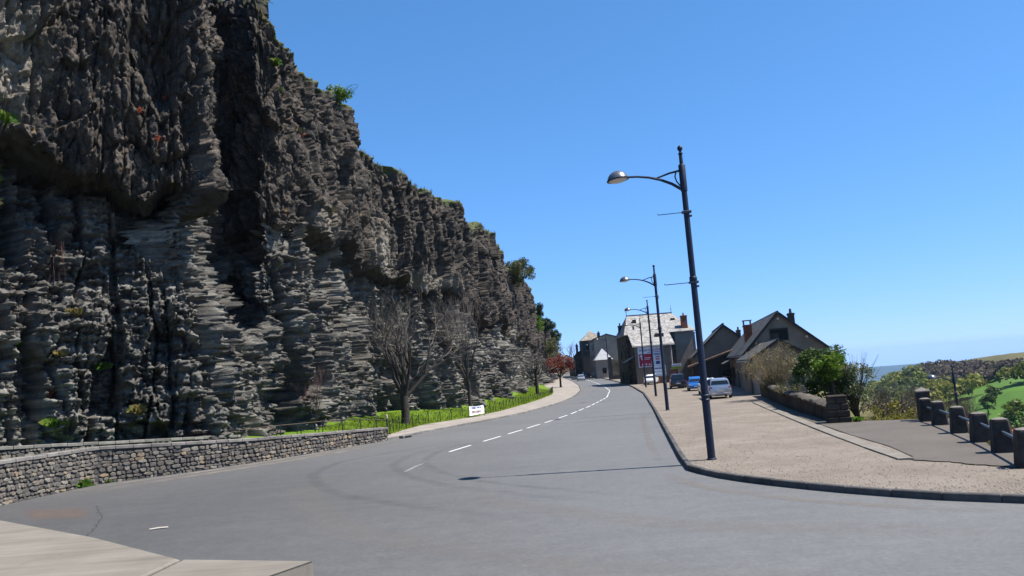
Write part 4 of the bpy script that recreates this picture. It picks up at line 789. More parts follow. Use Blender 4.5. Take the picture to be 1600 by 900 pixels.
# advertising board
MT['bw']=vary('board_white',(0.62,0.66,0.72),0.04,3,0.6); MT['bred']=vary('board_red',(0.33,0.02,0.06),0.06,3,0.6); MT['bblue']=vary('board_blue',(0.05,0.06,0.22),0.06,3,0.6); MT['bsky']=vary('board_sky',(0.36,0.45,0.58),0.06,3,0.6)
bb=empty('advertising_board',(19.35,123.93,3.15),0,'large white and red advertising board with a bent arrow on the annex wall','billboard')
mb=MB(); mb.box(-.1,3.95,-.14,-.02,-.1,3.3); mb.build('frame',MT['zinc'],bb); mb=MB(); mb.box(0,3.85,-.17,-.141,0,3.2); mb.build('panel',MT['bw'],bb)
def plate(x0,x1,z0,z1,mat,name,y=-.176,poly=None,parent=bb):
    q=MB(); q.prism(poly or [(x0,z0),(x1,z0),(x1,z1),(x0,z1)],y,y+.008); return q.build(name,mat,parent)
plate(0,0,0,0,MT['bred'],'red_field',poly=[(.1,.12),(2.0,.12),(2.15,2.1),(.1,2.1)])
def text(s,x,z,size,mat,parent,name,y=-.19,w=None):
    cu=bpy.data.curves.new(name,'FONT'); cu.body=s; cu.size=size; cu.extrude=.004; cu.resolution_u=2; cu.offset=0.012*size
    t=bpy.data.objects.new('t',cu); COL.objects.link(t); bpy.context.view_layer.update(); dg=bpy.context.evaluated_depsgraph_get(); me=bpy.data.meshes.new_from_object(t.evaluated_get(dg)); bpy.data.objects.remove(t)
    me.materials.clear(); me.materials.append(mat); xs=[v.co.x for v in me.vertices]; wd=max(xs)-min(xs); k=(w/wd) if w else 1
    for v in me.vertices: v.co=(v.co.x*k,v.co.y,v.co.z)
    o=link(name,me,parent); o.location=(x,y,z); o.rotation_euler=(R(90),0,0); return o
text('inter',0.22,2.5,.62,MT['bblue'],bb,'lettering',w=1.45); text('marché',1.72,2.5,.62,MT['bred'],bb,'lettering',w=1.95)
plate(1.5,3.65,2.27,2.36,MT['bblue'],'slogan_line'); 
q=MB(); q.tube([(.62,0,.2),(.62,0,.5),(.8,0,.75),(.84,0,1.0),(.62,0,1.2),(.5,0,1.4),(.52,0,1.75)],.075,5,0,Matrix.Translation((0,-.18,0))@Matrix.Diagonal((1,.15,1,1))); q.build('arrow_shaft',MT['bw'],bb)
plate(0,0,0,0,MT['bw'],'arrow_head',-.19,[(.18,1.62),(.52,2.02),(.86,1.62),(.72,1.60),(.52,1.82),(.32,1.60)])
plate(1.0,1.95,1.42,1.5,MT['bw'],'text_line',-.186); plate(1.0,1.85,1.2,1.27,MT['bw'],'text_line',-.186); plate(1.1,1.3,.3,.55,MT['bw'],'text_line',-.186); plate(1.6,1.85,.3,.5,MT['bw'],'text_line',-.186)
plate(2.5,3.7,1.98,2.1,MT['bblue'],'text_line'); plate(2.55,3.6,1.78,1.9,MT['bblue'],'text_line')
plate(2.75,3.4,1.05,1.6,MT['bred'],'red_square'); plate(2.8,3.35,1.25,1.4,MT['bw'],'text_line',-.186); plate(2.75,3.4,.35,.85,MT['bblue'],'blue_square')
b2=empty('small_board',(20.95,120,0.5),0,'small pale blue board with white bands below the advertising board','sign')
for x in (.15,1.75): q=MB(); q.box(x-.04,x+.04,-.04,.04,0,2.7); q.build('post',MT['zinc'],b2)
q=MB(); q.box(0,1.9,-.07,-.04,1.15,2.75); q.build('panel',MT['bsky'],b2)
for z in (1.45,1.95): plate(.0,1.9,z,z+.16,MT['bw'],'white_band',-.078,parent=b2)
plate(.2,1.6,2.25,2.4,MT['bblue'],'text_line',-.078,parent=b2)
b3=empty('green_sign',(22.3,112.3,0.2),0,'small sign with a green lower half at the dark yard entrance','sign')
for x in (.15,1.2): q=MB(); q.box(x-.04,x+.04,-.04,.04,0,3.0); q.build('post',MT['zinc'],b3)
q=MB(); q.box(0,1.35,-.07,-.04,2.35,3.1); q.build('panel',MT['bw'],b3); plate(0,1.35,2.35,2.72,vary('sign_green',(0.14,0.2,0.02),0.1,3,0.6),'green_half',-.078,parent=b3); plate(.1,1.25,2.85,2.95,MT['bblue'],'text_line',-.078,parent=b3)
fw=empty('brown_wall',(21.4,121.6,0.3),0,'low brown yard wall with a red brick pillar and pale cap','wall')
q=MB(); q.box(0,2.6,0,.25,-.5,1.15); q.build('wall_panel',vary('brown_render',(0.11,0.07,0.05),0.3,2),fw); q=MB(); q.box(2.6,3.3,-.1,.5,-.5,2.2); q.build('pillar',MT['brick'],fw); q=MB(); q.box(2.5,3.4,-.2,.6,2.2,2.35); q.build('pillar_cap',MT['plaster_w'],fw)
# far end of the street
D=gable_house('tall_grey_house',(20.1,199),R(-2),7.2,22,3.3,11.4,11.2,12.4,'tall blank grey gable at the far end of the street',MT['plaster_w'],MT['slate'],zb=0,ov=.2,eo=.25)
for k,(y,z) in enumerate(((3,2.8),(3,5.8),(3,8.6),(9,2.8),(9,5.8),(9,8.6),(15,5.8))): window(D,0,y,z,1.1,1.6,'x',-1)
chimney(D,1.6,4,11.6,13.2,0.7,MT['darkstone'])
E_=empty('pyramid_roof_house',(19.2,226,0),0,'far house with a beige pyramid roof behind the grey gable','house')
q=MB(); q.box(0,6.2,0,9,0,12.3); q.build('wall',MT['darkstone'],E_); q=MB(); q.loft([[(-.3,-.3,12.3),(6.5,-.3,12.3),(6.5,9.3,12.3),(-.3,9.3,12.3)],[(3.0,4.3,15.3),(3.3,4.3,15.3),(3.3,4.7,15.3),(3.0,4.7,15.3)]]); q.build('roof',MT['lauze2'],E_)
window(E_,1.6,0,9.4,1.0,1.6); window(E_,4.4,0,9.4,1.0,1.6)
G=empty('small_white_roof_house',(19.2,190,0),0,'small house with a bright pyramid slate roof at the kerb','house')
q=MB(); q.box(0,4,0,4.5,0.5,5.9); q.build('wall',MT['plaster_w'],G); q=MB(); q.loft([[(-.3,-.3,5.8),(4.3,-.3,5.8),(4.3,4.8,5.8),(-.3,4.8,5.8)],[(1.95,2.2,8.6),(2.1,2.2,8.6),(2.1,2.3,8.6),(1.95,2.3,8.6)]]); q.build('roof',vary('bright_slates',(0.32,0.32,0.32),0.15,2,0.7),G); window(G,2,0,2.4,1,1.4)
Fh=gable_house('dark_terraced_house',(17.3,232),R(-3),5.2,16,2.6,8.2,8.2,10.2,'dark narrow house with a tall chimney at the end of the street',MT['facade'],MT['slate'],zb=0); chimney(Fh,0.9,3,8.5,11.6,0.7,MT['darkstone'])
for y,z in ((3,2.8),(3,5.6),(9,2.8),(9,5.6)): window(Fh,0,y,z,1.0,1.5,'x',-1,MT['whitepaint'])
window(Fh,2.6,0,5.6,1,1.5)
F2=gable_house('low_terraced_house',(16.9,252),R(-3),5,14,2.5,5.6,5.6,7.4,'low dark house beyond the last chimney of the street',MT['facade'],MT['lauze2'],zb=0); window(F2,2.5,0,3.6,1,1.4)
bw=empty('boundary_wall',(20.2,171,0),R(-4),'stained plaster boundary wall with a square dark end pillar','wall')
q=MB(); q.box(0.6,4.6,0,.4,0,5.3); q.build('wall_panel',vary('stained_plaster',(0.15,0.12,0.075),0.5,0.9,0.95),bw); q=MB(); q.box(-.25,.6,-.15,.55,0,6.0); q.build('pillar',MT['darkstone'],bw); q=MB(); q.box(-0.3,3.2,-3.2,-2.8,0,1.9); q.build('low_kerb_wall',MT['darkstone'],bw)
fb=gable_house('beige_cottage',(17.0,318),R(8),7,8,3.5,8.6,8.6,10.6,'far beige cottage peeping over the red tree',vary('beige_render',(0.45,0.38,0.26)),MT['lauze2'],zb=0)
window(fb,2,0,6.6,1,1.2); window(fb,5,0,6.6,1,1.2)

# ------------------------------------------------------------------ cars
def paint(name,c,metal=0.3): 
    m=N(name,0.28,0.5,metal); m.col(c); m.b.inputs['Coat Weight'].default_value=0.6; m.b.inputs['Coat Roughness'].default_value=0.06; return m.m
MT['tyre']=vary('tyre',(0.02,0.02,0.02),0.2,9,0.9); MT['rim']=vary('alloy_rim',(0.35,0.35,0.36),0.1,9,0.3,metal=0.8); MT['carglass']=vary('car_glass',(0.01,0.012,0.015),0.05,2,0.05); MT['carglass'].node_tree.nodes['Principled BSDF'].inputs['Specular IOR Level'].default_value=0.7
MT['taillight']=vary('tail_light',(0.3,0.015,0.015),0.1,3,0.2); MT['headlight']=vary('head_light',(0.7,0.7,0.72),0.05,3,0.12); MT['trim']=vary('black_trim',(0.02,0.02,0.021),0.1,5,0.5); MT['plate']=vary('number_plate',(0.62,0.62,0.58),0.05,3,0.5); MT['chrome']=vary('chrome',(0.6,0.6,0.62),0.03,3,0.12,metal=1.0)
def make_car(label,pm,L=4.3,W=1.76,Hh=1.55,kind='hatch',loc=(0,0,0),rz=0.0):
    r=empty('car',loc,rz,label,'van' if kind=='van' else 'car','cars along the street')
    hl=L/2; belt=0.93 if Hh<1.6 else 1.0; hw=W/2
    nose={'hatch':0.74,'mpv':0.80,'suv':0.95,'van':1.0}[kind]
    st=[(-hl,0.36,belt*0.80,0.84),(-hl+0.06,0.26,belt*0.98,0.95),(-hl+0.5,0.2,belt,1.0),(-0.3*L,0.2,belt,1.0),(0,0.2,belt*.99,1.0),(hl*.45,0.2,belt*.97,1.0),(hl-0.55,0.21,nose+.06,.98),(hl-0.14,0.26,nose-.04,.92),(hl,0.36,nose-.24,.78)]
    mb=MB(); rings=[]
    for y,z0,zb,k in st:
        w_=hw*k; rings.append([(-w_*.86,y,z0),(w_*.86,y,z0),(w_,y,z0+.14),(w_*1.0,y,(z0+zb)/2+.05),(w_*.95,y,zb-.05),(w_*.88,y,zb),(-w_*.88,y,zb),(-w_*.95,y,zb-.05),(-w_,y,(z0+zb)/2+.05),(-w_,y,z0+.14)])
    mb.loft(rings); mb.build('body',pm,r,True)
    yb,yr,yf,yw={'hatch':(-hl+.12,-hl+.55,.35,1.15),'mpv':(-hl+.10,-hl+.38,.55,1.45),'suv':(-hl+.10,-hl+.40,.35,1.05),'van':(-hl+.03,-hl+.10,.85,1.6)}[kind]
    cab=[(yb,belt-.03,.87),(yr,Hh-.07,.74),(yr+.35,Hh,.73),((yr+yf)/2,Hh+.01,.73),(yf,Hh-.03,.72),(yw,belt-.06,.86)]
    low=lambda y:belt-.04
    mb=MB(); rings=[]
    for y,z,k in cab:
        kb=.875; w1=hw*k; wb=hw*kb; zz=max(z,low(y)+.01); t=(zz-low(y))/(Hh-low(y)); wl=wb
        rings.append([(-wl,y,low(y)-.02),(wl,y,low(y)-.02),(wl*(1-t)+w1*t,y,zz-.05*t),(w1*.86,y,zz),(-w1*.86,y,zz),(-(wl*(1-t)+w1*t),y,zz-.05*t)])
    mb.loft(rings); mb.build('cabin',pm,r,True)
    def quad(P,mat,name,off):
        c=sum((Vector(p) for p in P),Vector())/len(P); n=(Vector(P[1])-Vector(P[0])).cross(Vector(P[2])-Vector(P[0])).normalized(); 
        if n.dot(c-Vector((0,0,.9)))<0: n=-n
        q=MB(); a=[tuple(Vector(p)+n*off) for p in P]; b=[tuple(Vector(p)-n*.02) for p in P]; q.loft([b,a]); return q.build(name,mat,r)
    def lerp(a,b,t): return tuple(a[i]+(b[i]-a[i])*t for i in range(3))
    bl_,br_=(-hw*.80,yb,belt+.03),(hw*.80,yb,belt+.03); tl_,tr_=(-hw*.66,yr,Hh-.12),(hw*.66,yr,Hh-.12)
    k0=.22 if kind!='van' else .45
    if kind!='van' : quad([lerp(bl_,tl_,k0),lerp(br_,tr_,k0),tr_,tl_],MT['carglass'],'rear_window',.014)
    quad([(-hw*.80,yw-.09,belt+.03),(hw*.80,yw-.09,belt+.03),(hw*.66,yf+.05,Hh-.10),(-hw*.66,yf+.05,Hh-.10)],MT['carglass'],'windscreen',.02)
    span=[(yb+.42,-.55),(-.48,.42),(.49,yw-.28)] if kind!='van' else [(.45,yw-.3)]
    for s in (-1,1):
        for a,b in span:
            def pt(y,t):
                z=belt+.05+(Hh-.13-belt-.05)*t; x=hw*(.885+(.755-.885)*t); return (s*x,y,z)
            ya=a+(0.15 if a==span[0][0] else 0); yc=b-(.42 if b==span[-1][1] else 0)
            quad([pt(a,0),pt(b,0),pt(yc,1),pt(ya,1)],MT['carglass'],'side_window',.016)
        q=MB(); q.box(s*hw*.98 if s>0 else -hw*.98-.18,hw*.98+.18 if s>0 else -hw*.98,yw-.45,yw-.28,belt-.02,belt+.13,bev=.03); q.build('mirror',pm,r)
        q=MB(); q.loft([[(s*hw*.62,-hl-.005,belt*.66),(s*hw*.95,-hl+.06,belt*.66),(s*hw*.95,-hl+.06,belt*.95),(s*hw*.74,-hl+.01,belt*.95)],[(s*hw*.62,-hl+.14,belt*.66),(s*hw*.985,-hl+.26,belt*.66),(s*hw*.985,-hl+.26,belt*.95),(s*hw*.74,-hl+.16,belt*.95)]]); q.build('tail_light',MT['taillight'],r)
        q=MB(); q.loft([[(s*hw*.50,hl-.03,nose-.24),(s*hw*.88,hl-.10,nose-.22),(s*hw*.90,hl-.12,nose-.06),(s*hw*.55,hl-.04,nose-.10)],[(s*hw*.50,hl-.3,nose-.24),(s*hw*.96,hl-.4,nose-.20),(s*hw*.96,hl-.45,nose-.03),(s*hw*.55,hl-.3,nose-.08)]]); q.build('headlight',MT['headlight'],r)
        for y in (-hl+.78,hl-.86):
            t=MB(); rad=.31 if Hh<1.6 else .35; M=Matrix.Translation((s*(hw-.10),y,rad))@Matrix.Rotation(R(90),4,'Y'); t.lathe([(rad-.09,-.11),(rad-.01,-.10),(rad,-.06),(rad,.06),(rad-.01,.10),(rad-.09,.11)],18,0,M); w_=t.build('wheel',MT['tyre'],r,True)
            t=MB(); t.lathe([(rad-.09,-.115),(rad-.11,-.09),(.06,-.10),(.0,-.115)] if s<0 else [(0,.115),(.06,.10),(rad-.11,.09),(rad-.09,.115)],14,0,M); t.build('rim',MT['rim'],w_)
    q=MB(); q.box(-hw*.80,hw*.80,-hl-.035,-hl+.1,.30,.47,bev=.02); q.build('rear_bumper',MT['trim'] if kind in('suv','van') else pm,r); q=MB(); q.box(-hw*.5,hw*.5,-hl-.04,-hl+.05,.27,.33); q.build('bumper_trim',MT['trim'],r)
    q=MB(); q.box(-.27,.27,-hl-.045,-hl+.02,.56,.67); q.build('number_plate',MT['plate'],r)
    q=MB(); q.box(-hw*.55,hw*.55,hl-.10,hl+.012,.38,nose-.30,bev=.02); q.build('grille',MT['trim'],r); q=MB(); q.box(-.27,.27,hl-.02,hl+.03,.40,.51); q.build('number_plate',MT['plate'],r)
    q=MB(); q.lathe([(0,-.02),(.055,-.02),(.06,0),(.04,.012),(0,.015)],10,0,Matrix.Translation((0,-hl+.0,belt*.86))@Matrix.Rotation(R(90),4,'X')); q.build('badge',MT['chrome'],r)
    if kind in('suv','mpv'):
        for s in (-1,1): q=MB(); q.tube([(s*hw*.64,yr+.15,Hh-.01),(s*hw*.64,yr+.3,Hh+.05),(s*hw*.64,yf-.3,Hh+.05),(s*hw*.64,yf-.15,Hh-.02)],.018,5); q.build('roof_rail',MT['trim'],r)
    return r
silver=paint('silver_paint',(0.42,0.43,0.45),0.6); white=paint('white_car_paint',(0.66,0.66,0.66),0.0); blue=paint('blue_car_paint',(0.02,0.13,0.42),0.2); black=paint('black_car_paint',(0.012,0.012,0.016),0.2); grey=paint('grey_car_paint',(0.10,0.11,0.13),0.4)
make_car('silver people carrier parked nearest, seen from the rear beside the annex',silver,4.35,1.80,1.62,'mpv',(16.35,64.3,.125),R(-8))
make_car('white hatchback parked just ahead of the silver people carrier',white,4.0,1.72,1.5,'hatch',(17.75,73.0,.125),R(172))
make_car('bright blue hatchback parked between the white hatchback and the black car',blue,3.9,1.72,1.5,'hatch',(19.6,86.6,.14),R(171))
make_car('black off-roader parked farthest along the row of houses, seen from the rear',black,4.6,1.92,1.78,'suv',(19.9,97.7,.21),R(-9))
make_car('white estate car parked below the advertising board',white,4.3,1.72,1.5,'hatch',(20.35,119.5,.48),R(160))
make_car('silver grey car driving towards the camera on the far bend',silver,4.3,1.78,1.48,'hatch',(14.75,184,float(gz(184))),R(176))
make_car('dark car parked at the kerb left of the white van',black,4.4,1.8,1.6,'suv',(18.9,216,float(gz(216))),R(-4))
make_car('dark grey hatchback parked behind the white van',grey,4.2,1.78,1.5,'hatch',(19.3,224.5,float(gz(224))),R(-4))
make_car('white delivery van parked at the far kerb',white,5.2,2.0,2.3,'van',(21.4,214,float(gz(214))),R(176))
make_car('white hatchback parked half on the far pavement in front of the van',white,4.0,1.72,1.48,'hatch',(22.5,203.5,float(gz(203))+.1),R(175))

# ------------------------------------------------------------------ trees and plants
MT['bark']=vary('dark_bark',(0.035,0.029,0.025),0.4,4,0.95,0.7,18); MT['twig']=vary('grey_twig',(0.082,0.070,0.058),0.3,2,0.9); MT['redtwig']=vary('reddish_twig',(0.085,0.045,0.035),0.3,2,0.9); MT['drytwig']=vary('dry_stem',(0.17,0.13,0.075),0.35,2,0.9)
RB=random.Random(11)
def grow(mbs,p,d,L,r,depth,maxd,spread,upb,nch,gn=0.18,sides=(7,5,4,3,3,3,3)):
    pts=[p]; rad=[r]; dd=d.copy(); n=3 if depth<3 else 2; q=p.copy()
    for i in range(n):
        dd=(dd+Vector((RB.uniform(-1,1),RB.uniform(-1,1),RB.uniform(-.6,.6)))*gn+Vector((0,0,upb*0.25))).normalized(); q=q+dd*(L/n); pts.append(q.copy()); rad.append(r*(1-0.42*(i+1)/n))
    mbs[min(depth,len(mbs)-1)].tube(pts,rad,sides[min(depth,6)],0,None,False)
    if depth>=maxd: return
    k=nch[min(depth,len(nch)-1)]
    for c in range(k):
        t=1.0 if c<2 else RB.uniform(.35,.9); i=min(int(t*n),n-1); base=pts[i]+(pts[i+1]-pts[i])*(t*n-i) if t<1 else pts[-1]
        a=RB.uniform(0,6.283); side=dd.orthogonal().normalized(); side=Matrix.Rotation(a,3,dd)@side
        nd=(dd*math.cos(spread)+side*math.sin(spread)*RB.uniform(.6,1.25)+Vector((0,0,upb*.35))).normalized()
        grow(mbs,base,nd,L*RB.uniform(.62,.86),max(r*0.58*RB.uniform(.8,1.1),0.006),depth+1,maxd,spread,upb,nch,gn,sides)
def cloud(name,clumps,n,size,mat,parent=None,flat=0.0,loc=None,up=0.0,asp=0.55):
    C=np.asarray(clumps,float); w_=C[:,3]**2; k=RNG.choice(len(C),n,p=w_/w_.sum()); v=RNG.normal(size=(n,3)); v/=np.linalg.norm(v,axis=1)[:,None]; rr=RNG.random(n)**0.45
    P=C[k,:3]+v*(rr*C[k,3])[:,None]*np.array([1,1,0.85]); nr=RNG.normal(size=(n,3))+v*0.8+np.array([0,0,up]); nr/=np.linalg.norm(nr,axis=1)[:,None]
    t=np.cross(nr,RNG.normal(size=(n,3))); t/=np.linalg.norm(t,axis=1)[:,None]; b=np.cross(nr,t); s=size*(0.6+0.8*RNG.random(n))[:,None]
    V=np.stack([P-t*s,P-b*s*asp+nr*s*.12,P+t*s,P+b*s*asp+nr*s*.12],1).reshape(-1,3); return link(name,npmesh(name,V,np.arange(n*4).reshape(-1,4),mat),parent,loc)
def clumps(n,c,r,cr,zmin=-9):
    out=[]
    while len(out)<n:
        v=RNG.normal(size=3); v/=np.linalg.norm(v); v=v*RNG.random()**(1/3.)*np.array(r)+np.array(c)
        if v[2]>zmin: out.append((*v,cr*RNG.uniform(.6,1.3)))
    return out
def bare(name,loc,label,cat,trunk,limbs,L,r,maxd,spread,upb,nch,group=None,twig='twig',gn=.2,lean=(0,0,1)):
    t=empty(name,loc,0,label,cat,group); tm_,bm_,wm_=MB(),MB(),MB()
    p=Vector((0,0,-.15)); d=Vector(lean).normalized(); pts=[p]; n=5; rad=[r*1.25]
    for i in range(n): p=p+(d+Vector((RB.uniform(-.08,.08),RB.uniform(-.08,.08),0)))*((trunk+.15)/n); pts.append(p.copy()); rad.append(r*(1.0-.12*i/n)+(0.02 if i==n-1 else 0))
    tm_.tube(pts,rad,10); top=pts[-1]
    for (az,el,k) in limbs:
        dr=Vector((math.cos(R(az))*math.cos(R(el)),math.sin(R(az))*math.cos(R(el)),math.sin(R(el)))); grow([bm_,bm_,wm_],top-Vector((0,0,RB.uniform(0,.25))),dr,L*k,r*.55,0,maxd,spread,upb,nch,gn)
    tm_.build('trunk',MT['bark'],t,True)
    if bm_.v: bm_.build('branches',MT['bark'],t,True)
    if wm_.v: wm_.build('twigs',MT[twig],t)
    return t
T1=bare('bare_tree',(-8.25,55.2,lawn_at(-8.25,55.2)),'dark bare tree with a thick pollarded trunk inside the lawn fence','tree',2.0,[(200,62,1),(150,75,1.05),(20,38,1.15),(60,70,1.0),(-60,65,1),(250,80,1.1),(100,60,.9)],2.35,.30,5,R(35),.25,(3,3,3,2,2),'bare trees on the lawn')
T2=bare('bare_tree',(-4.4,67.2,lawn_at(-4.4,67.2)),'slender bare tree with upright twigs standing behind the banner','tree',2.6,[(0,84,1),(120,76,.95),(240,76,.95),(180,70,.9),(300,72,.9)],2.6,.15,5,R(26),.45,(3,3,3,2,2),'bare trees on the lawn')
T3=bare('bare_tree',(2.3,100.6,lawn_at(2.3,100.6)),'small gnarled bare tree left of the red leaved tree','tree',1.9,[(180,30,.8),(10,50,.9),(100,65,.9),(250,60,.8),(60,80,.9)],1.45,.24,5,R(36),.2,(3,3,3,2,2),'bare trees on the lawn')
T5=bare('bare_tree',(-1.9,86,lawn_at(-1.9,86)),'low grey bare thicket tree against the foot of the cliff','tree',0.5,[(0,60,1),(60,70,1),(120,60,1.1),(180,65,1),(240,60,1),(300,70,1.1)],1.9,.10,4,R(30),.2,(4,3,3,3),'bare trees on the lawn')
T6=bare('bare_sapling',(-12.4,46.6,lawn_at(-12.4,46.6)),'thin reddish bare sapling at the cliff foot behind the rail fence','sapling',0.5,[(20,75,1),(140,72,1),(260,78,.9),(80,85,1.1)],1.05,.045,4,R(24),.3,(3,3,2,2),None,'redtwig')
for c_ in T2.children:
    if c_.name.startswith('twigs'): c_.data.materials[0]=vary('pale_twig',(0.12,0.10,0.085),0.3,2,0.9)
def red_tree(loc,label,s):
    t=bare('red_leaved_tree',loc,label,'tree',1.7*s,[(0,40,1),(72,50,1),(144,40,1),(216,50,1),(288,45,1),(30,80,1)],1.25*s,.17*s,3,R(34),.15,(3,3,2),'red leaved trees')
    cloud('crown',clumps(46,(0,0,3.6*s),(2.5*s,2.5*s,1.35*s),.55*s),3600,.13*s,MT['redleaf'],t); return t
MT['redleaf']=leafmat('red_leaf',(0.11,0.018,0.014),(0.20,0.04,0.024),(0.28,0.09,0.045),.3)
red_tree((7.45,139.5,lawn_at(5.0,139.5)),'round red leaved tree at the end of the lawn',1.08); red_tree((6.6,176,Z(176)+.3),'smaller red leaved tree partly hidden behind the first red one',1.0)
bare('bare_tree',(23.0,335,Z(335)),'far hazy bare tree above the end of the street','tree',4.5,[(0,60,1),(120,60,1),(240,60,1),(60,80,1)],3.2,.3,4,R(30),.25,(3,3,3,3))
# greenery on the cliff
MT['tuft']=leafmat('cliff_plant_leaf',(0.05,0.12,0.012),(0.10,0.19,0.02),(0.19,0.2,0.04),.35); MT['drytuft']=leafmat('dry_tuft_leaf',(0.12,0.09,0.03),(0.20,0.15,0.05),(0.1,0.13,0.03),.3)
def tuft(name,loc,n,h,mat,label,cat,group=None,wid=0.5):
    a=RNG.random(n)*6.283; out=(RNG.random(n)**.7)*h*wid; hh=h*(.5+.6*RNG.random(n)); bw=.012+.012*RNG.random(n); b0=(RNG.random((n,2))-.5)*h*.5
    ca,sa=np.cos(a),np.sin(a); V=np.stack([np.stack([b0[:,0]-sa*bw,b0[:,1]+ca*bw,0*a],-1),np.stack([b0[:,0]+sa*bw,b0[:,1]-ca*bw,0*a],-1),np.stack([b0[:,0]+ca*out*.6,b0[:,1]+sa*out*.6,hh*.75],-1),np.stack([b0[:,0]+ca*out*1.2,b0[:,1]+sa*out*1.2,hh*.9-out*.5],-1)],1).reshape(-1,3)
    F=(np.array([(0,1,2,3)])[None]+np.arange(n)[:,None,None]*4).reshape(-1,4); o=link(name,npmesh(name,V,F,mat),None,loc); return tag(o,label,cat,group)
cl_y=lambda px_,y_: None
TUFTS=[(35.0,16.9,.95,0,'large green tuft below the pale rock at the left edge of the cliff'),(35.2,15.2,.9,0,'green tuft hanging just under the largest tuft at the left edge'),(35.3,14.4,.8,0,'green tuft in the middle of the green streak at the left edge'),(35.3,13.3,.8,0,'lower green tuft of the streak at the left edge'),(35.4,12.6,.7,1,'yellowish tuft ending the green streak at the left edge'),
(34.8,13.0,.7,1,'dry tuft left of the end of the green streak'),(34.6,7.6,.7,1,'dry tuft halfway up the lower cliff at the left edge'),(37.9,4.9,.5,0,'bright green tuft in the dark hollow left of the cleft foot'),(38.1,3.3,.65,1,'straggly dry tuft hanging below the dark hollow'),(39.9,8.8,.4,0,'tiny yellow green tuft at the corner beside the cleft'),
(37.2,7.6,.5,1,'dry tuft right of the hanging brown shrub'),(36.0,9.5,.5,1,'dry tuft left of the hanging brown shrub'),(35.5,6.2,.5,0,'green tuft below the hanging brown shrub, on the left'),(35.2,4.0,.6,0,'green tuft low on the cliff above the second wall'),(36.6,5.6,.4,1,'small dry tuft on the smooth grey slabs'),
(47.5,24.2,.55,0,'green tuft high right of the cleft near the cliff top'),(47.8,22.6,.45,0,'second green tuft a little lower right of the cleft'),(50,20.5,.4,1,'dry tuft on the dark upper rock right of the cleft'),(53,15.5,.5,1,'dry tuft above the brown patch of the upper rock'),(60,14.2,.5,1,'dry tuft beside the long pale patch of the overhang'),(38.6,2.6,.6,1,'dry tuft at the cliff foot nearest the cleft'),(36.2,2.3,.6,0,'green tuft at the cliff foot just above the wall coping')]
for k,(y,z,h,dry,lab) in enumerate(TUFTS):
    p,n=face_at(y,z); tuft('cliff_tuft',p+n*.05,150,h,MT['drytuft'] if dry else MT['tuft'],lab,'plant','tufts growing on the cliff face',.7)
MT['redtuft']=leafmat('red_tuft_leaf',(0.22,0.03,0.02),(0.42,0.09,0.04),(0.5,0.2,0.08),.2)
for k,(y,z,lab) in enumerate([(34.9,11.6,'orange red plant at the left edge below the green streak'),(36.4,3.9,'orange red plant low on the cliff near the wall'),(38.7,18.4,'orange red plant on the upper rock just left of the cleft'),(39.2,19.8,'orange red plant a little higher and nearer the cleft'),(48.6,17.2,'orange red plant on the upper rock right of the cleft'),(47.3,25.0,'orange red plant near the cliff top right of the cleft'),(51,20.6,'orange red plant below the rim bush'),(39.0,16.9,'orange red plant at the lip of the overhang beside the cleft'),(35.2,5.4,'orange red plant in the dark lower left corner of the cliff')]):
    p,n=face_at(y,z); o=cloud('red_cliff_plant',[(0,0,0,.16),(.08,.02,.12,.12)],60,.055,MT['redtuft'],None,loc=p+n*.08); tag(o,'tiny '+lab,'plant','red plants on the cliff face')
# rim of the cliff: bush, grass fringe, trees
def shrub(name,loc,cl,n,size,mat,label,cat='shrub',stems=6,h=1.0,group=None):
    s=empty(name,loc,0,label,cat,group); m1=MB()
    for k in range(stems):
        a=RB.uniform(0,6.28); c=cl[RB.randrange(len(cl))]; m1.tube([(math.cos(a)*.1,math.sin(a)*.1,-.3),(c[0]*.5,c[1]*.5,c[2]*.5),(c[0],c[1],c[2])],[.05*h,.035*h,.012*h],5)
    m1.build('stems',MT['bark'],s); cloud('foliage',cl,n,size,mat,s); return s
MT['bush']=leafmat('bush_leaf',(0.025,0.052,0.010),(0.05,0.088,0.014),(0.10,0.14,0.028),.3); MT['dark']=leafmat('dark_evergreen_leaf',(0.012,0.026,0.010),(0.03,0.052,0.016),(0.05,0.08,0.02),.2); MT['spring']=leafmat('spring_leaf',(0.05,0.11,0.010),(0.085,0.16,0.014),(0.17,0.25,0.022),.4); MT['blossom']=leafmat('pale_blossom_leaf',(0.045,0.075,0.018),(0.09,0.12,0.03),(0.42,0.38,0.30),.3); MT['olive']=leafmat('olive_scrub_leaf',(0.05,0.06,0.018),(0.09,0.10,0.03),(0.13,0.12,0.05),.3)
bsh=shrub('rim_bush',(-12.0,55.4,24.4),clumps(14,(0,0,.5),(.9,.9,.5),.4),1300,.09,MT['tuft'],'bright green bush on the rim of the near cliff top',h=.5)
mt=MB()
for k in range(9): a=RB.uniform(-1.2,1.2); mt.tube([(.3,0,.5),(.6+math.cos(a)*.5,math.sin(a)*.3,.8+RB.uniform(-.1,.6)),(.9+math.cos(a)*.8,math.sin(a)*.5,.6+RB.uniform(-.5,1.0))],[.02,.014,.006],4)
mt.build('arching_twigs',MT['twig'],bsh)
nb=5200; ri=RNG.choice(NC,nb,p=(lambda q:q/q.sum())(np.where((PY>62)&(PY<130)|(PY>40)&(PY<50),1.0,0.05)*np.gradient(si))); off_=RNG.random(nb)**2*2.0
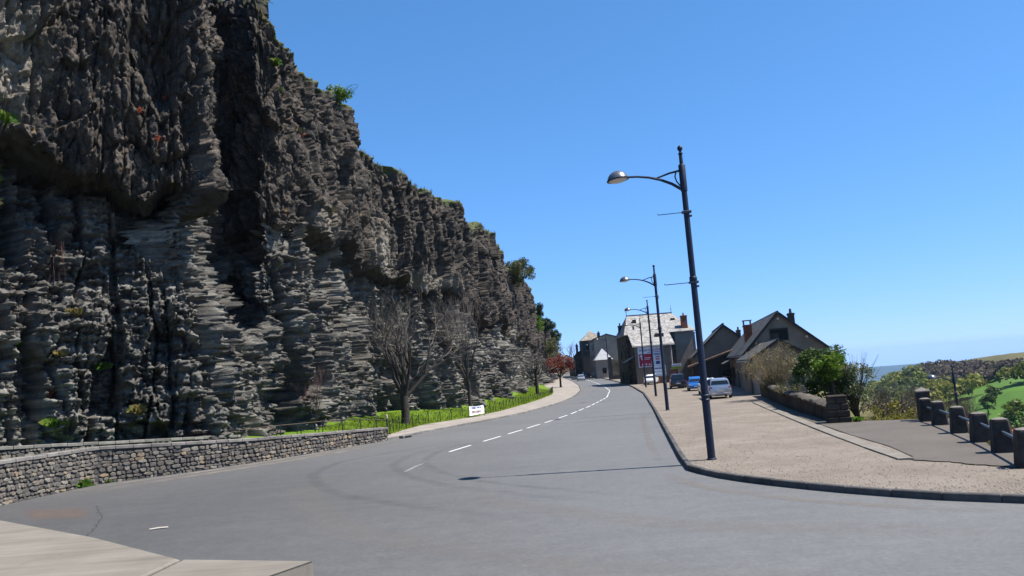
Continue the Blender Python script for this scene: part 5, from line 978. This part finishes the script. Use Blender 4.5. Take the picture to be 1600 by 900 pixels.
gx=PXg[-1][ri]-NXn[ri]*off_*0.7-.3*off_; gy=PYg[-1][ri]-NYn[ri]*off_*.6; g0=ZT[ri]+.25*np.minimum(off_,1)-.1; hh=.15+.4*RNG.random(nb)*(fbm(si[ri]/4,si[ri]*0,2,5)>.48); aa=RNG.random(nb)*6.28
V=np.stack([np.stack([gx-np.cos(aa)*.05,gy-np.sin(aa)*.05,g0],-1),np.stack([gx+np.cos(aa)*.05,gy+np.sin(aa)*.05,g0],-1),np.stack([gx+RNG.normal(0,.12,nb),gy+RNG.normal(0,.12,nb),g0+hh],-1)],1).reshape(-1,3)
tag(link('rim_grass',npmesh('rim_grass',V,np.arange(nb*3).reshape(-1,3),MT['drytuft'])),'thin dry and green grass along the cliff rim','grass',kind='stuff')
shrub('rim_shrub',(0.2,111,17.9),clumps(46,(0.6,0,.4),(2.3,4.0,1.6),.8),7000,.12,MT['olive'],'olive scrub hump on the rim halfway along the cliff')
shrub('dark_evergreen_tree',(4.2,158,14.6),clumps(30,(0,0,1.8),(1.9,1.9,1.7),.7),3000,.17,MT['dark'],'dark evergreen tree at the far left end of the cliff rim','tree',group='evergreens at the end of the cliff')
shrub('dark_evergreen_tree',(6.6,168,12.4),clumps(30,(0,0,1.8),(1.9,2.0,1.7),.7),3000,.17,MT['dark'],'second dark evergreen tree lower on the end of the cliff','tree',group='evergreens at the end of the cliff')
shrub('dark_evergreen_tree',(8.6,176,10.2),clumps(26,(0,0,1.5),(1.7,1.8,1.6),.65),2600,.17,MT['dark'],'lowest dark evergreen tree, nearest the road bend','tree',group='evergreens at the end of the cliff')
shrub('light_scrub',(4.2,148,12.2),clumps(26,(0,0,0.8),(1.4,3,1.6),.7),2600,.14,MT['spring'],'light green scrub below the dark evergreens on the cliff end')
shrub('slope_scrub',(7.6,166,8.2),clumps(26,(0,0,0.8),(1.8,4,2.2),.8),2600,.15,MT['olive'],'brownish scrub covering the last slope of the cliff')
# hanging dry shrub on the near cliff
p,n=face_at(36.9,11.2); hs=empty('hanging_dry_shrub',p+n*.1,0,'dry brown shrub hanging down the near cliff face','shrub'); mb=MB()
for k in range(90):
    a=RB.uniform(0,6.28); r=RB.uniform(.1,.75); l=RB.uniform(.8,3.0); q0=Vector((RB.uniform(-.3,.3),RB.uniform(-.2,.2),RB.uniform(-.3,.5))); q1=q0+n*RB.uniform(.1,.6)+Vector((math.cos(a)*r*.6,math.sin(a)*r*.6,RB.uniform(-.1,.5))); q2=q1+Vector((math.cos(a)*r*.3,math.sin(a)*r*.3,-l*.5)); q3=q2+Vector((RB.uniform(-.15,.15),RB.uniform(-.15,.15),-l*.5)); mb.tube([q0,q1,q2,q3],[.016,.013,.010,.005],3)
mb.build('hanging_stems',MT['redtwig'],hs)
# shrubs along the garden wall
def fan(name,loc,n,h,spread,label,stem,leafmat_=None,nl=0):
    s=empty(name,loc,0,label,'shrub'); mb=MB(); tips=[]
    for k in range(n):
        a=RB.uniform(0,6.283); l=RB.uniform(.15,1)**.6*spread; hh=h*RB.uniform(.55,1.05)*(1-.35*(l/spread)**2); b=Vector((math.cos(a)*.25*RB.random(),math.sin(a)*.25*RB.random(),0)); m1=b+Vector((math.cos(a)*l*.35,math.sin(a)*l*.35,hh*.5)); t_=b+Vector((math.cos(a)*l,math.sin(a)*l,hh)); mb.tube([b,m1,t_],[.022,.014,.005],3)
        for j in range(4):
            f=RB.uniform(.3,.95); q=m1+(t_-m1)*f if f>.5 else b+(m1-b)*f*2; d=Vector((RB.uniform(-.5,.5),RB.uniform(-.5,.5),RB.uniform(.2,.8))); mb.tube([q,q+d*.7],[.010,.004],3); tips.append((*(q+d*.5),.22))
    mb.build('stems',stem,s)
    if leafmat_: cloud('young_leaves',tips,nl,.05,leafmat_,s)
    return s
MT['paleleaf']=leafmat('pale_young_leaf',(0.15,0.11,0.05),(0.24,0.18,0.095),(0.15,0.16,0.045),.3)
fan('twiggy_shrub',(18.2,55.6,0.2),210,4.0,2.1,'pale twiggy shrub fanning out in front of the annex',MT['drytwig'],MT['paleleaf'],4600)
shrub('dark_green_bush',(17.1,43.2,.1),clumps(64,(-0.1,0,1.75),(1.7,1.6,1.5),.45)+clumps(12,(-.5,.3,2.75),(.6,.7,.5),.36),8000,.075,MT['bush'],'dense green bush behind the middle of the garden wall')
shrub('bright_green_bush',(16.7,41.6,.1),clumps(16,(0,0,2.1),(.9,.8,.7),.4),1500,.085,MT['spring'],'brighter green bush in front of the dense one behind the wall')
sb=shrub('blossoming_shrub',(18.2,42.4,-.2),clumps(54,(-.4,0,1.7),(1.4,1.4,1.4),.38),5200,.06,MT['blossom'],'loose shrub with pale blossoms at the right end of the bushes',stems=26,h=.7)
mb=MB()
for k in range(70): a=RB.uniform(0,6.28); l=RB.uniform(.5,1.9); mb.tube([(0,0,.2),(math.cos(a)*l*.5,math.sin(a)*l*.5,1.4+RB.uniform(0,.5)),(math.cos(a)*l,math.sin(a)*l,2.2+RB.uniform(-.5,1.0))],[.018,.012,.005],3)
mb.build('twigs',MT['twig'],sb)
fan('wall_shrub',(15.9,46.0,.6),30,.6,.7,'low grey green shrub growing over the garden wall coping',MT['drytwig'],MT['olive'],700)
# bare bushes on the slope behind the terrace
def ground_z(x,y): return float(terrain_z(np.array(float(x)),np.array(float(y))))
for k,(x,y,h,lab) in enumerate([(31.5,63,3.0,'brown bare bush just left of the tall gatepost'),(33.6,61.5,3.3,'reddish brown bare bush right behind the tall gatepost'),(28.6,62,2.6,'grey bare bush between the pier and the gatepost'),(37.2,66,2.4,'bare bush on the slope between two bollards')]):
    z=ground_z(x,y); bare('bare_bush',(x,y,z),lab,'bush',.4,[(i*51,66+RB.uniform(-8,14),1) for i in range(8)],h*.36,.085,4,R(27),.3,(4,3,3,2),'bare bushes below the terrace','redtwig' if k==1 else 'twig')
shrub('yellow_green_shrub',(20.0,42.5,ground_z(20.0,42.5)),clumps(18,(0,0,1.2),(1.3,1.2,.9),.45),1700,.07,MT['yel'] if 'yel' in MT else MT.setdefault('yel',leafmat('yellow_green_leaf',(0.11,0.11,0.015),(0.19,0.17,0.02),(0.25,0.22,0.03),.35)),'yellow green shrub on the slope beyond the stone pier')
MT['brownleaf']=leafmat('brown_bud_leaf',(0.06,0.042,0.03),(0.10,0.072,0.05),(0.10,0.10,0.035),.25)
shrub('brown_scrub',(24.6,52.0,ground_z(24.6,52)),clumps(30,(0,0,1.4),(1.9,1.6,1.0),.5),2600,.07,MT['brownleaf'],'brown budding scrub filling the gap left of the tall gatepost',stems=20,h=.6)
shrub('brown_scrub',(29.8,60.0,ground_z(29.8,60)),clumps(30,(0,0,1.6),(2.2,1.8,1.2),.5),2600,.07,MT['brownleaf'],'reddish brown scrub behind the gatepost and the first bollard',stems=20,h=.6)
shrub('small_yellow_shrub',(24.2,45.5,ground_z(24.2,45.5)),clumps(14,(0,0,1.1),(1.0,1.0,.9),.4),1200,.07,MT['yel'],'small yellow green shrub at the foot of the tall gatepost')
tuft('grass_tuft',(13.95,32.6,.12),160,.28,MT['tuft'],'bright grass tuft at the foot of the stone pier','grass tuft',None,.8)
tuft('weed',(-17.42,30.6,0.0),70,.42,MT['tuft'],'green weed growing at the foot of the rubble wall','weed',None,.9)
tuft('weed',(-16.95,31.8,0.0),40,.25,MT['tuft'],'second smaller weed at the foot of the rubble wall','weed',None,.9)
# terrace wall plants between the bollards
for k,(x,y) in enumerate([(15.9,28.6),(14.95,26.2),(13.2,22.0),(12.2,19.2),(14.0,24.2)]): tuft('wall_tuft',(x,y,.1),60,.3,MT['drytuft'],'dry tuft at the terrace edge '+['below the first rail by the gatepost','below the second rail','below the fourth rail','below the last rail at the right','below the third rail'][k],'plant','dry tufts at the terrace edge',.8)
# houses on the slope
V1=gable_house('red_roofed_house',(38.6,60.5,0)[:2],R(25),7.5,9,3.75,-6.0,-6.0,-4.45,'house on the slope with an orange tiled roof behind the last bollards',MT['plaster_w'],vary('orange_tiles',(0.25,0.085,0.045),0.45,2.5,0.9,0.9,9,bd=0.08),zb=-10)
window(V1,2,0,-6.6,1,1.2); window(V1,5.4,0,-6.6,1,1.2)
V2=gable_house('low_red_roofed_house',(45.0,84.0),R(10),6,8,3,-5.9,-5.9,-4.6,'distant low red roof seen between two bollards',MT['plaster_w'],MT['terracotta'],zb=-14)
window(V2,2,0,-7.6,1,1.1)

# ------------------------------------------------------------------ woods and trees on the hillside opposite
def crowns(name,n,sel,mats,hgt,seed,label,quads=120,sz=1.0,kind='stuff'):
    r=np.random.default_rng(seed); A=[];
    while len(A)<n:
        a=r.uniform(.30,.80); D=r.uniform(270,1000)
        if r.random()<sel(a,D): x=D*a/math.hypot(1,a); y=D/math.hypot(1,a); A.append((x,y,D))
    A=np.array(A); z=terrain_z(A[:,0],A[:,1]); h=hgt*r.uniform(.6,1.25,n); k=np.repeat(np.arange(n),quads); m_=n*quads
    v=r.normal(size=(m_,3)); v[:,2]=np.abs(v[:,2])*1.1-.35; v/=np.linalg.norm(v,axis=1)[:,None]; lob=.75+.5*r.random(m_)
    rad=(h*.46)[k]; P=np.stack([A[k,0]+v[:,0]*rad*lob,A[k,1]+v[:,1]*rad*lob,(z+h*.55)[k]+v[:,2]*(h*.45)[k]*lob],1)
    nr=v+.7*r.normal(size=(m_,3)); nr/=np.linalg.norm(nr,axis=1)[:,None]; t=np.cross(nr,r.normal(size=(m_,3))); t/=np.linalg.norm(t,axis=1)[:,None]; b=np.cross(nr,t); s=(sz*(.6+.8*r.random(m_)))[:,None]
    V=np.stack([P-t*s,P-b*s*.8,P+t*s,P+b*s*.8],1).reshape(-1,3); tone_=np.repeat(r.random(n)[k],4)
    o=link(name,npmesh(name,V,np.arange(m_*4).reshape(-1,4),mats,attrs={'tone':tone_})); return tag(o,label,'wood',kind=kind)
def woodmat(name,st):
    m=N(name,.7,.15); c=m.mix(1.0,m.ramp(m.attr('tone'),st),m.ramp(m.n('NewGeometry').outputs['Random Per Island'],[(0,(.65,.65,.65)),(1,(1.3,1.3,1.3))]),'MULTIPLY'); m.col(c); t=m.n('BsdfTranslucent'); m.set(t,0,c); x=m.n('MixShader'); x.inputs[0].default_value=.3
    m.t.links.new(m.b.outputs[0],x.inputs[1]); m.t.links.new(t.outputs[0],x.inputs[2]); m.t.links.new(x.outputs[0],m.t.nodes['Material Output'].inputs[0]); return m.m
def cdist(a): return 640+(0.63-a)*1500*(1 if a<.63 else .4)
def near(a): return 335 if a<.43 else 262 if a<.49 else (300+(a-.49)*2600 if a<.54 else 430)
def w_green(a,D): return 1.0 if near(a)<D<cdist(a)*(.97 if a<.52 else .72) and not (a>.57 and D>440) else 0
def w_bare(a,D): return (1.0 if a>.545 else .35) if (near(a)+40<D<cdist(a)*(.93-1.6*max(0,min(a-.52,.10))) and a>.47) else 0
GR=woodmat('spring_wood',[(0,(0.05,0.075,0.022)),(.3,(0.10,0.125,0.028)),(.65,(0.165,0.18,0.032)),(1,(0.22,0.21,0.05))]); BR=woodmat('bare_wood_mat',[(0,(0.085,0.066,0.058)),(.6,(0.13,0.10,0.083)),(1,(0.15,0.13,0.075))])
crowns('green_wood',620,w_green,GR,9.0,21,'spring green wood covering the hillside opposite'); crowns('bare_wood',620,w_bare,BR,6.0,22,'brown leafless wood on the upper hillside opposite',110,.8)
HT=woodmat('single_tree_leaf',[(0,(0.05,0.085,0.014)),(1,(0.13,0.16,0.02))])
MT['hill1']=leafmat('hill_tree_leaf',(0.03,0.055,0.012),(0.075,0.11,0.016),(0.12,0.15,0.02),.3); MT['hill2']=leafmat('hill_tree_bright',(0.08,0.12,0.012),(0.14,0.18,0.016),(0.2,0.22,0.03),.3)
def htree(a,D,h,mat,label):
    x=D*a/math.hypot(1,a); y=D/math.hypot(1,a); z=ground_z(x,y); t=empty('hillside_tree',(x,y,z),0,label,'tree',"single trees on the valley fields"); m1=MB(); m1.tube([(0,0,-.5),(0,0,h*.25),(.1,0,h*.5)],[.3,.25,.12],6); m1.build('trunk',MT['bark'],t)
    cloud('crown',clumps(22,(0,0,h*.58),(h*.36,h*.36,h*.36),h*.16),900,h*.055,mat,t)
for a,D,h,mt_,lab in [(.628,318,11,'hill2','bright yellow green tree at the right edge above the field'),(.640,300,9,'hill1','dark tree casting shade on the field at the right edge'),(.583,345,6.5,'hill1','dark round tree at the top corner of the lower field'),(.560,352,5,'hill1','small round bush alone in the middle of the upper field'),(.528,330,4,'hill1','little dark bush at the left of the upper field'),(.596,372,8,'hill1','tree in the hedge between the two fields'),(.607,392,8,'hill1','taller tree in the hedge near the bare wood'),(.574,322,7,'hill1','tree at the foot of the dividing hedge'),(.437,318,11,'hill1','dark tree at the left edge of the wood, casting shade on grass'),(.452,305,10,'hill1','second dark tree by the small field at the left')]: htree(a,D,h,MT[mt_],lab)

# ------------------------------------------------------------------ air
hz=MB(); hz.box(-12000,16000,-3000,11800,-320,45); hm=bpy.data.materials.new('air'); hm.use_nodes=True; ht=hm.node_tree; ht.nodes.remove(ht.nodes['Principled BSDF']); pv=ht.nodes.new('ShaderNodeVolumePrincipled'); pv.inputs['Color'].default_value=(0.40,0.66,1.0,1); pv.inputs['Density'].default_value=0.00005; ht.links.new(pv.outputs[0],ht.nodes['Material Output'].inputs['Volume'])
tag(hz.build('haze',hm),kind='stuff')
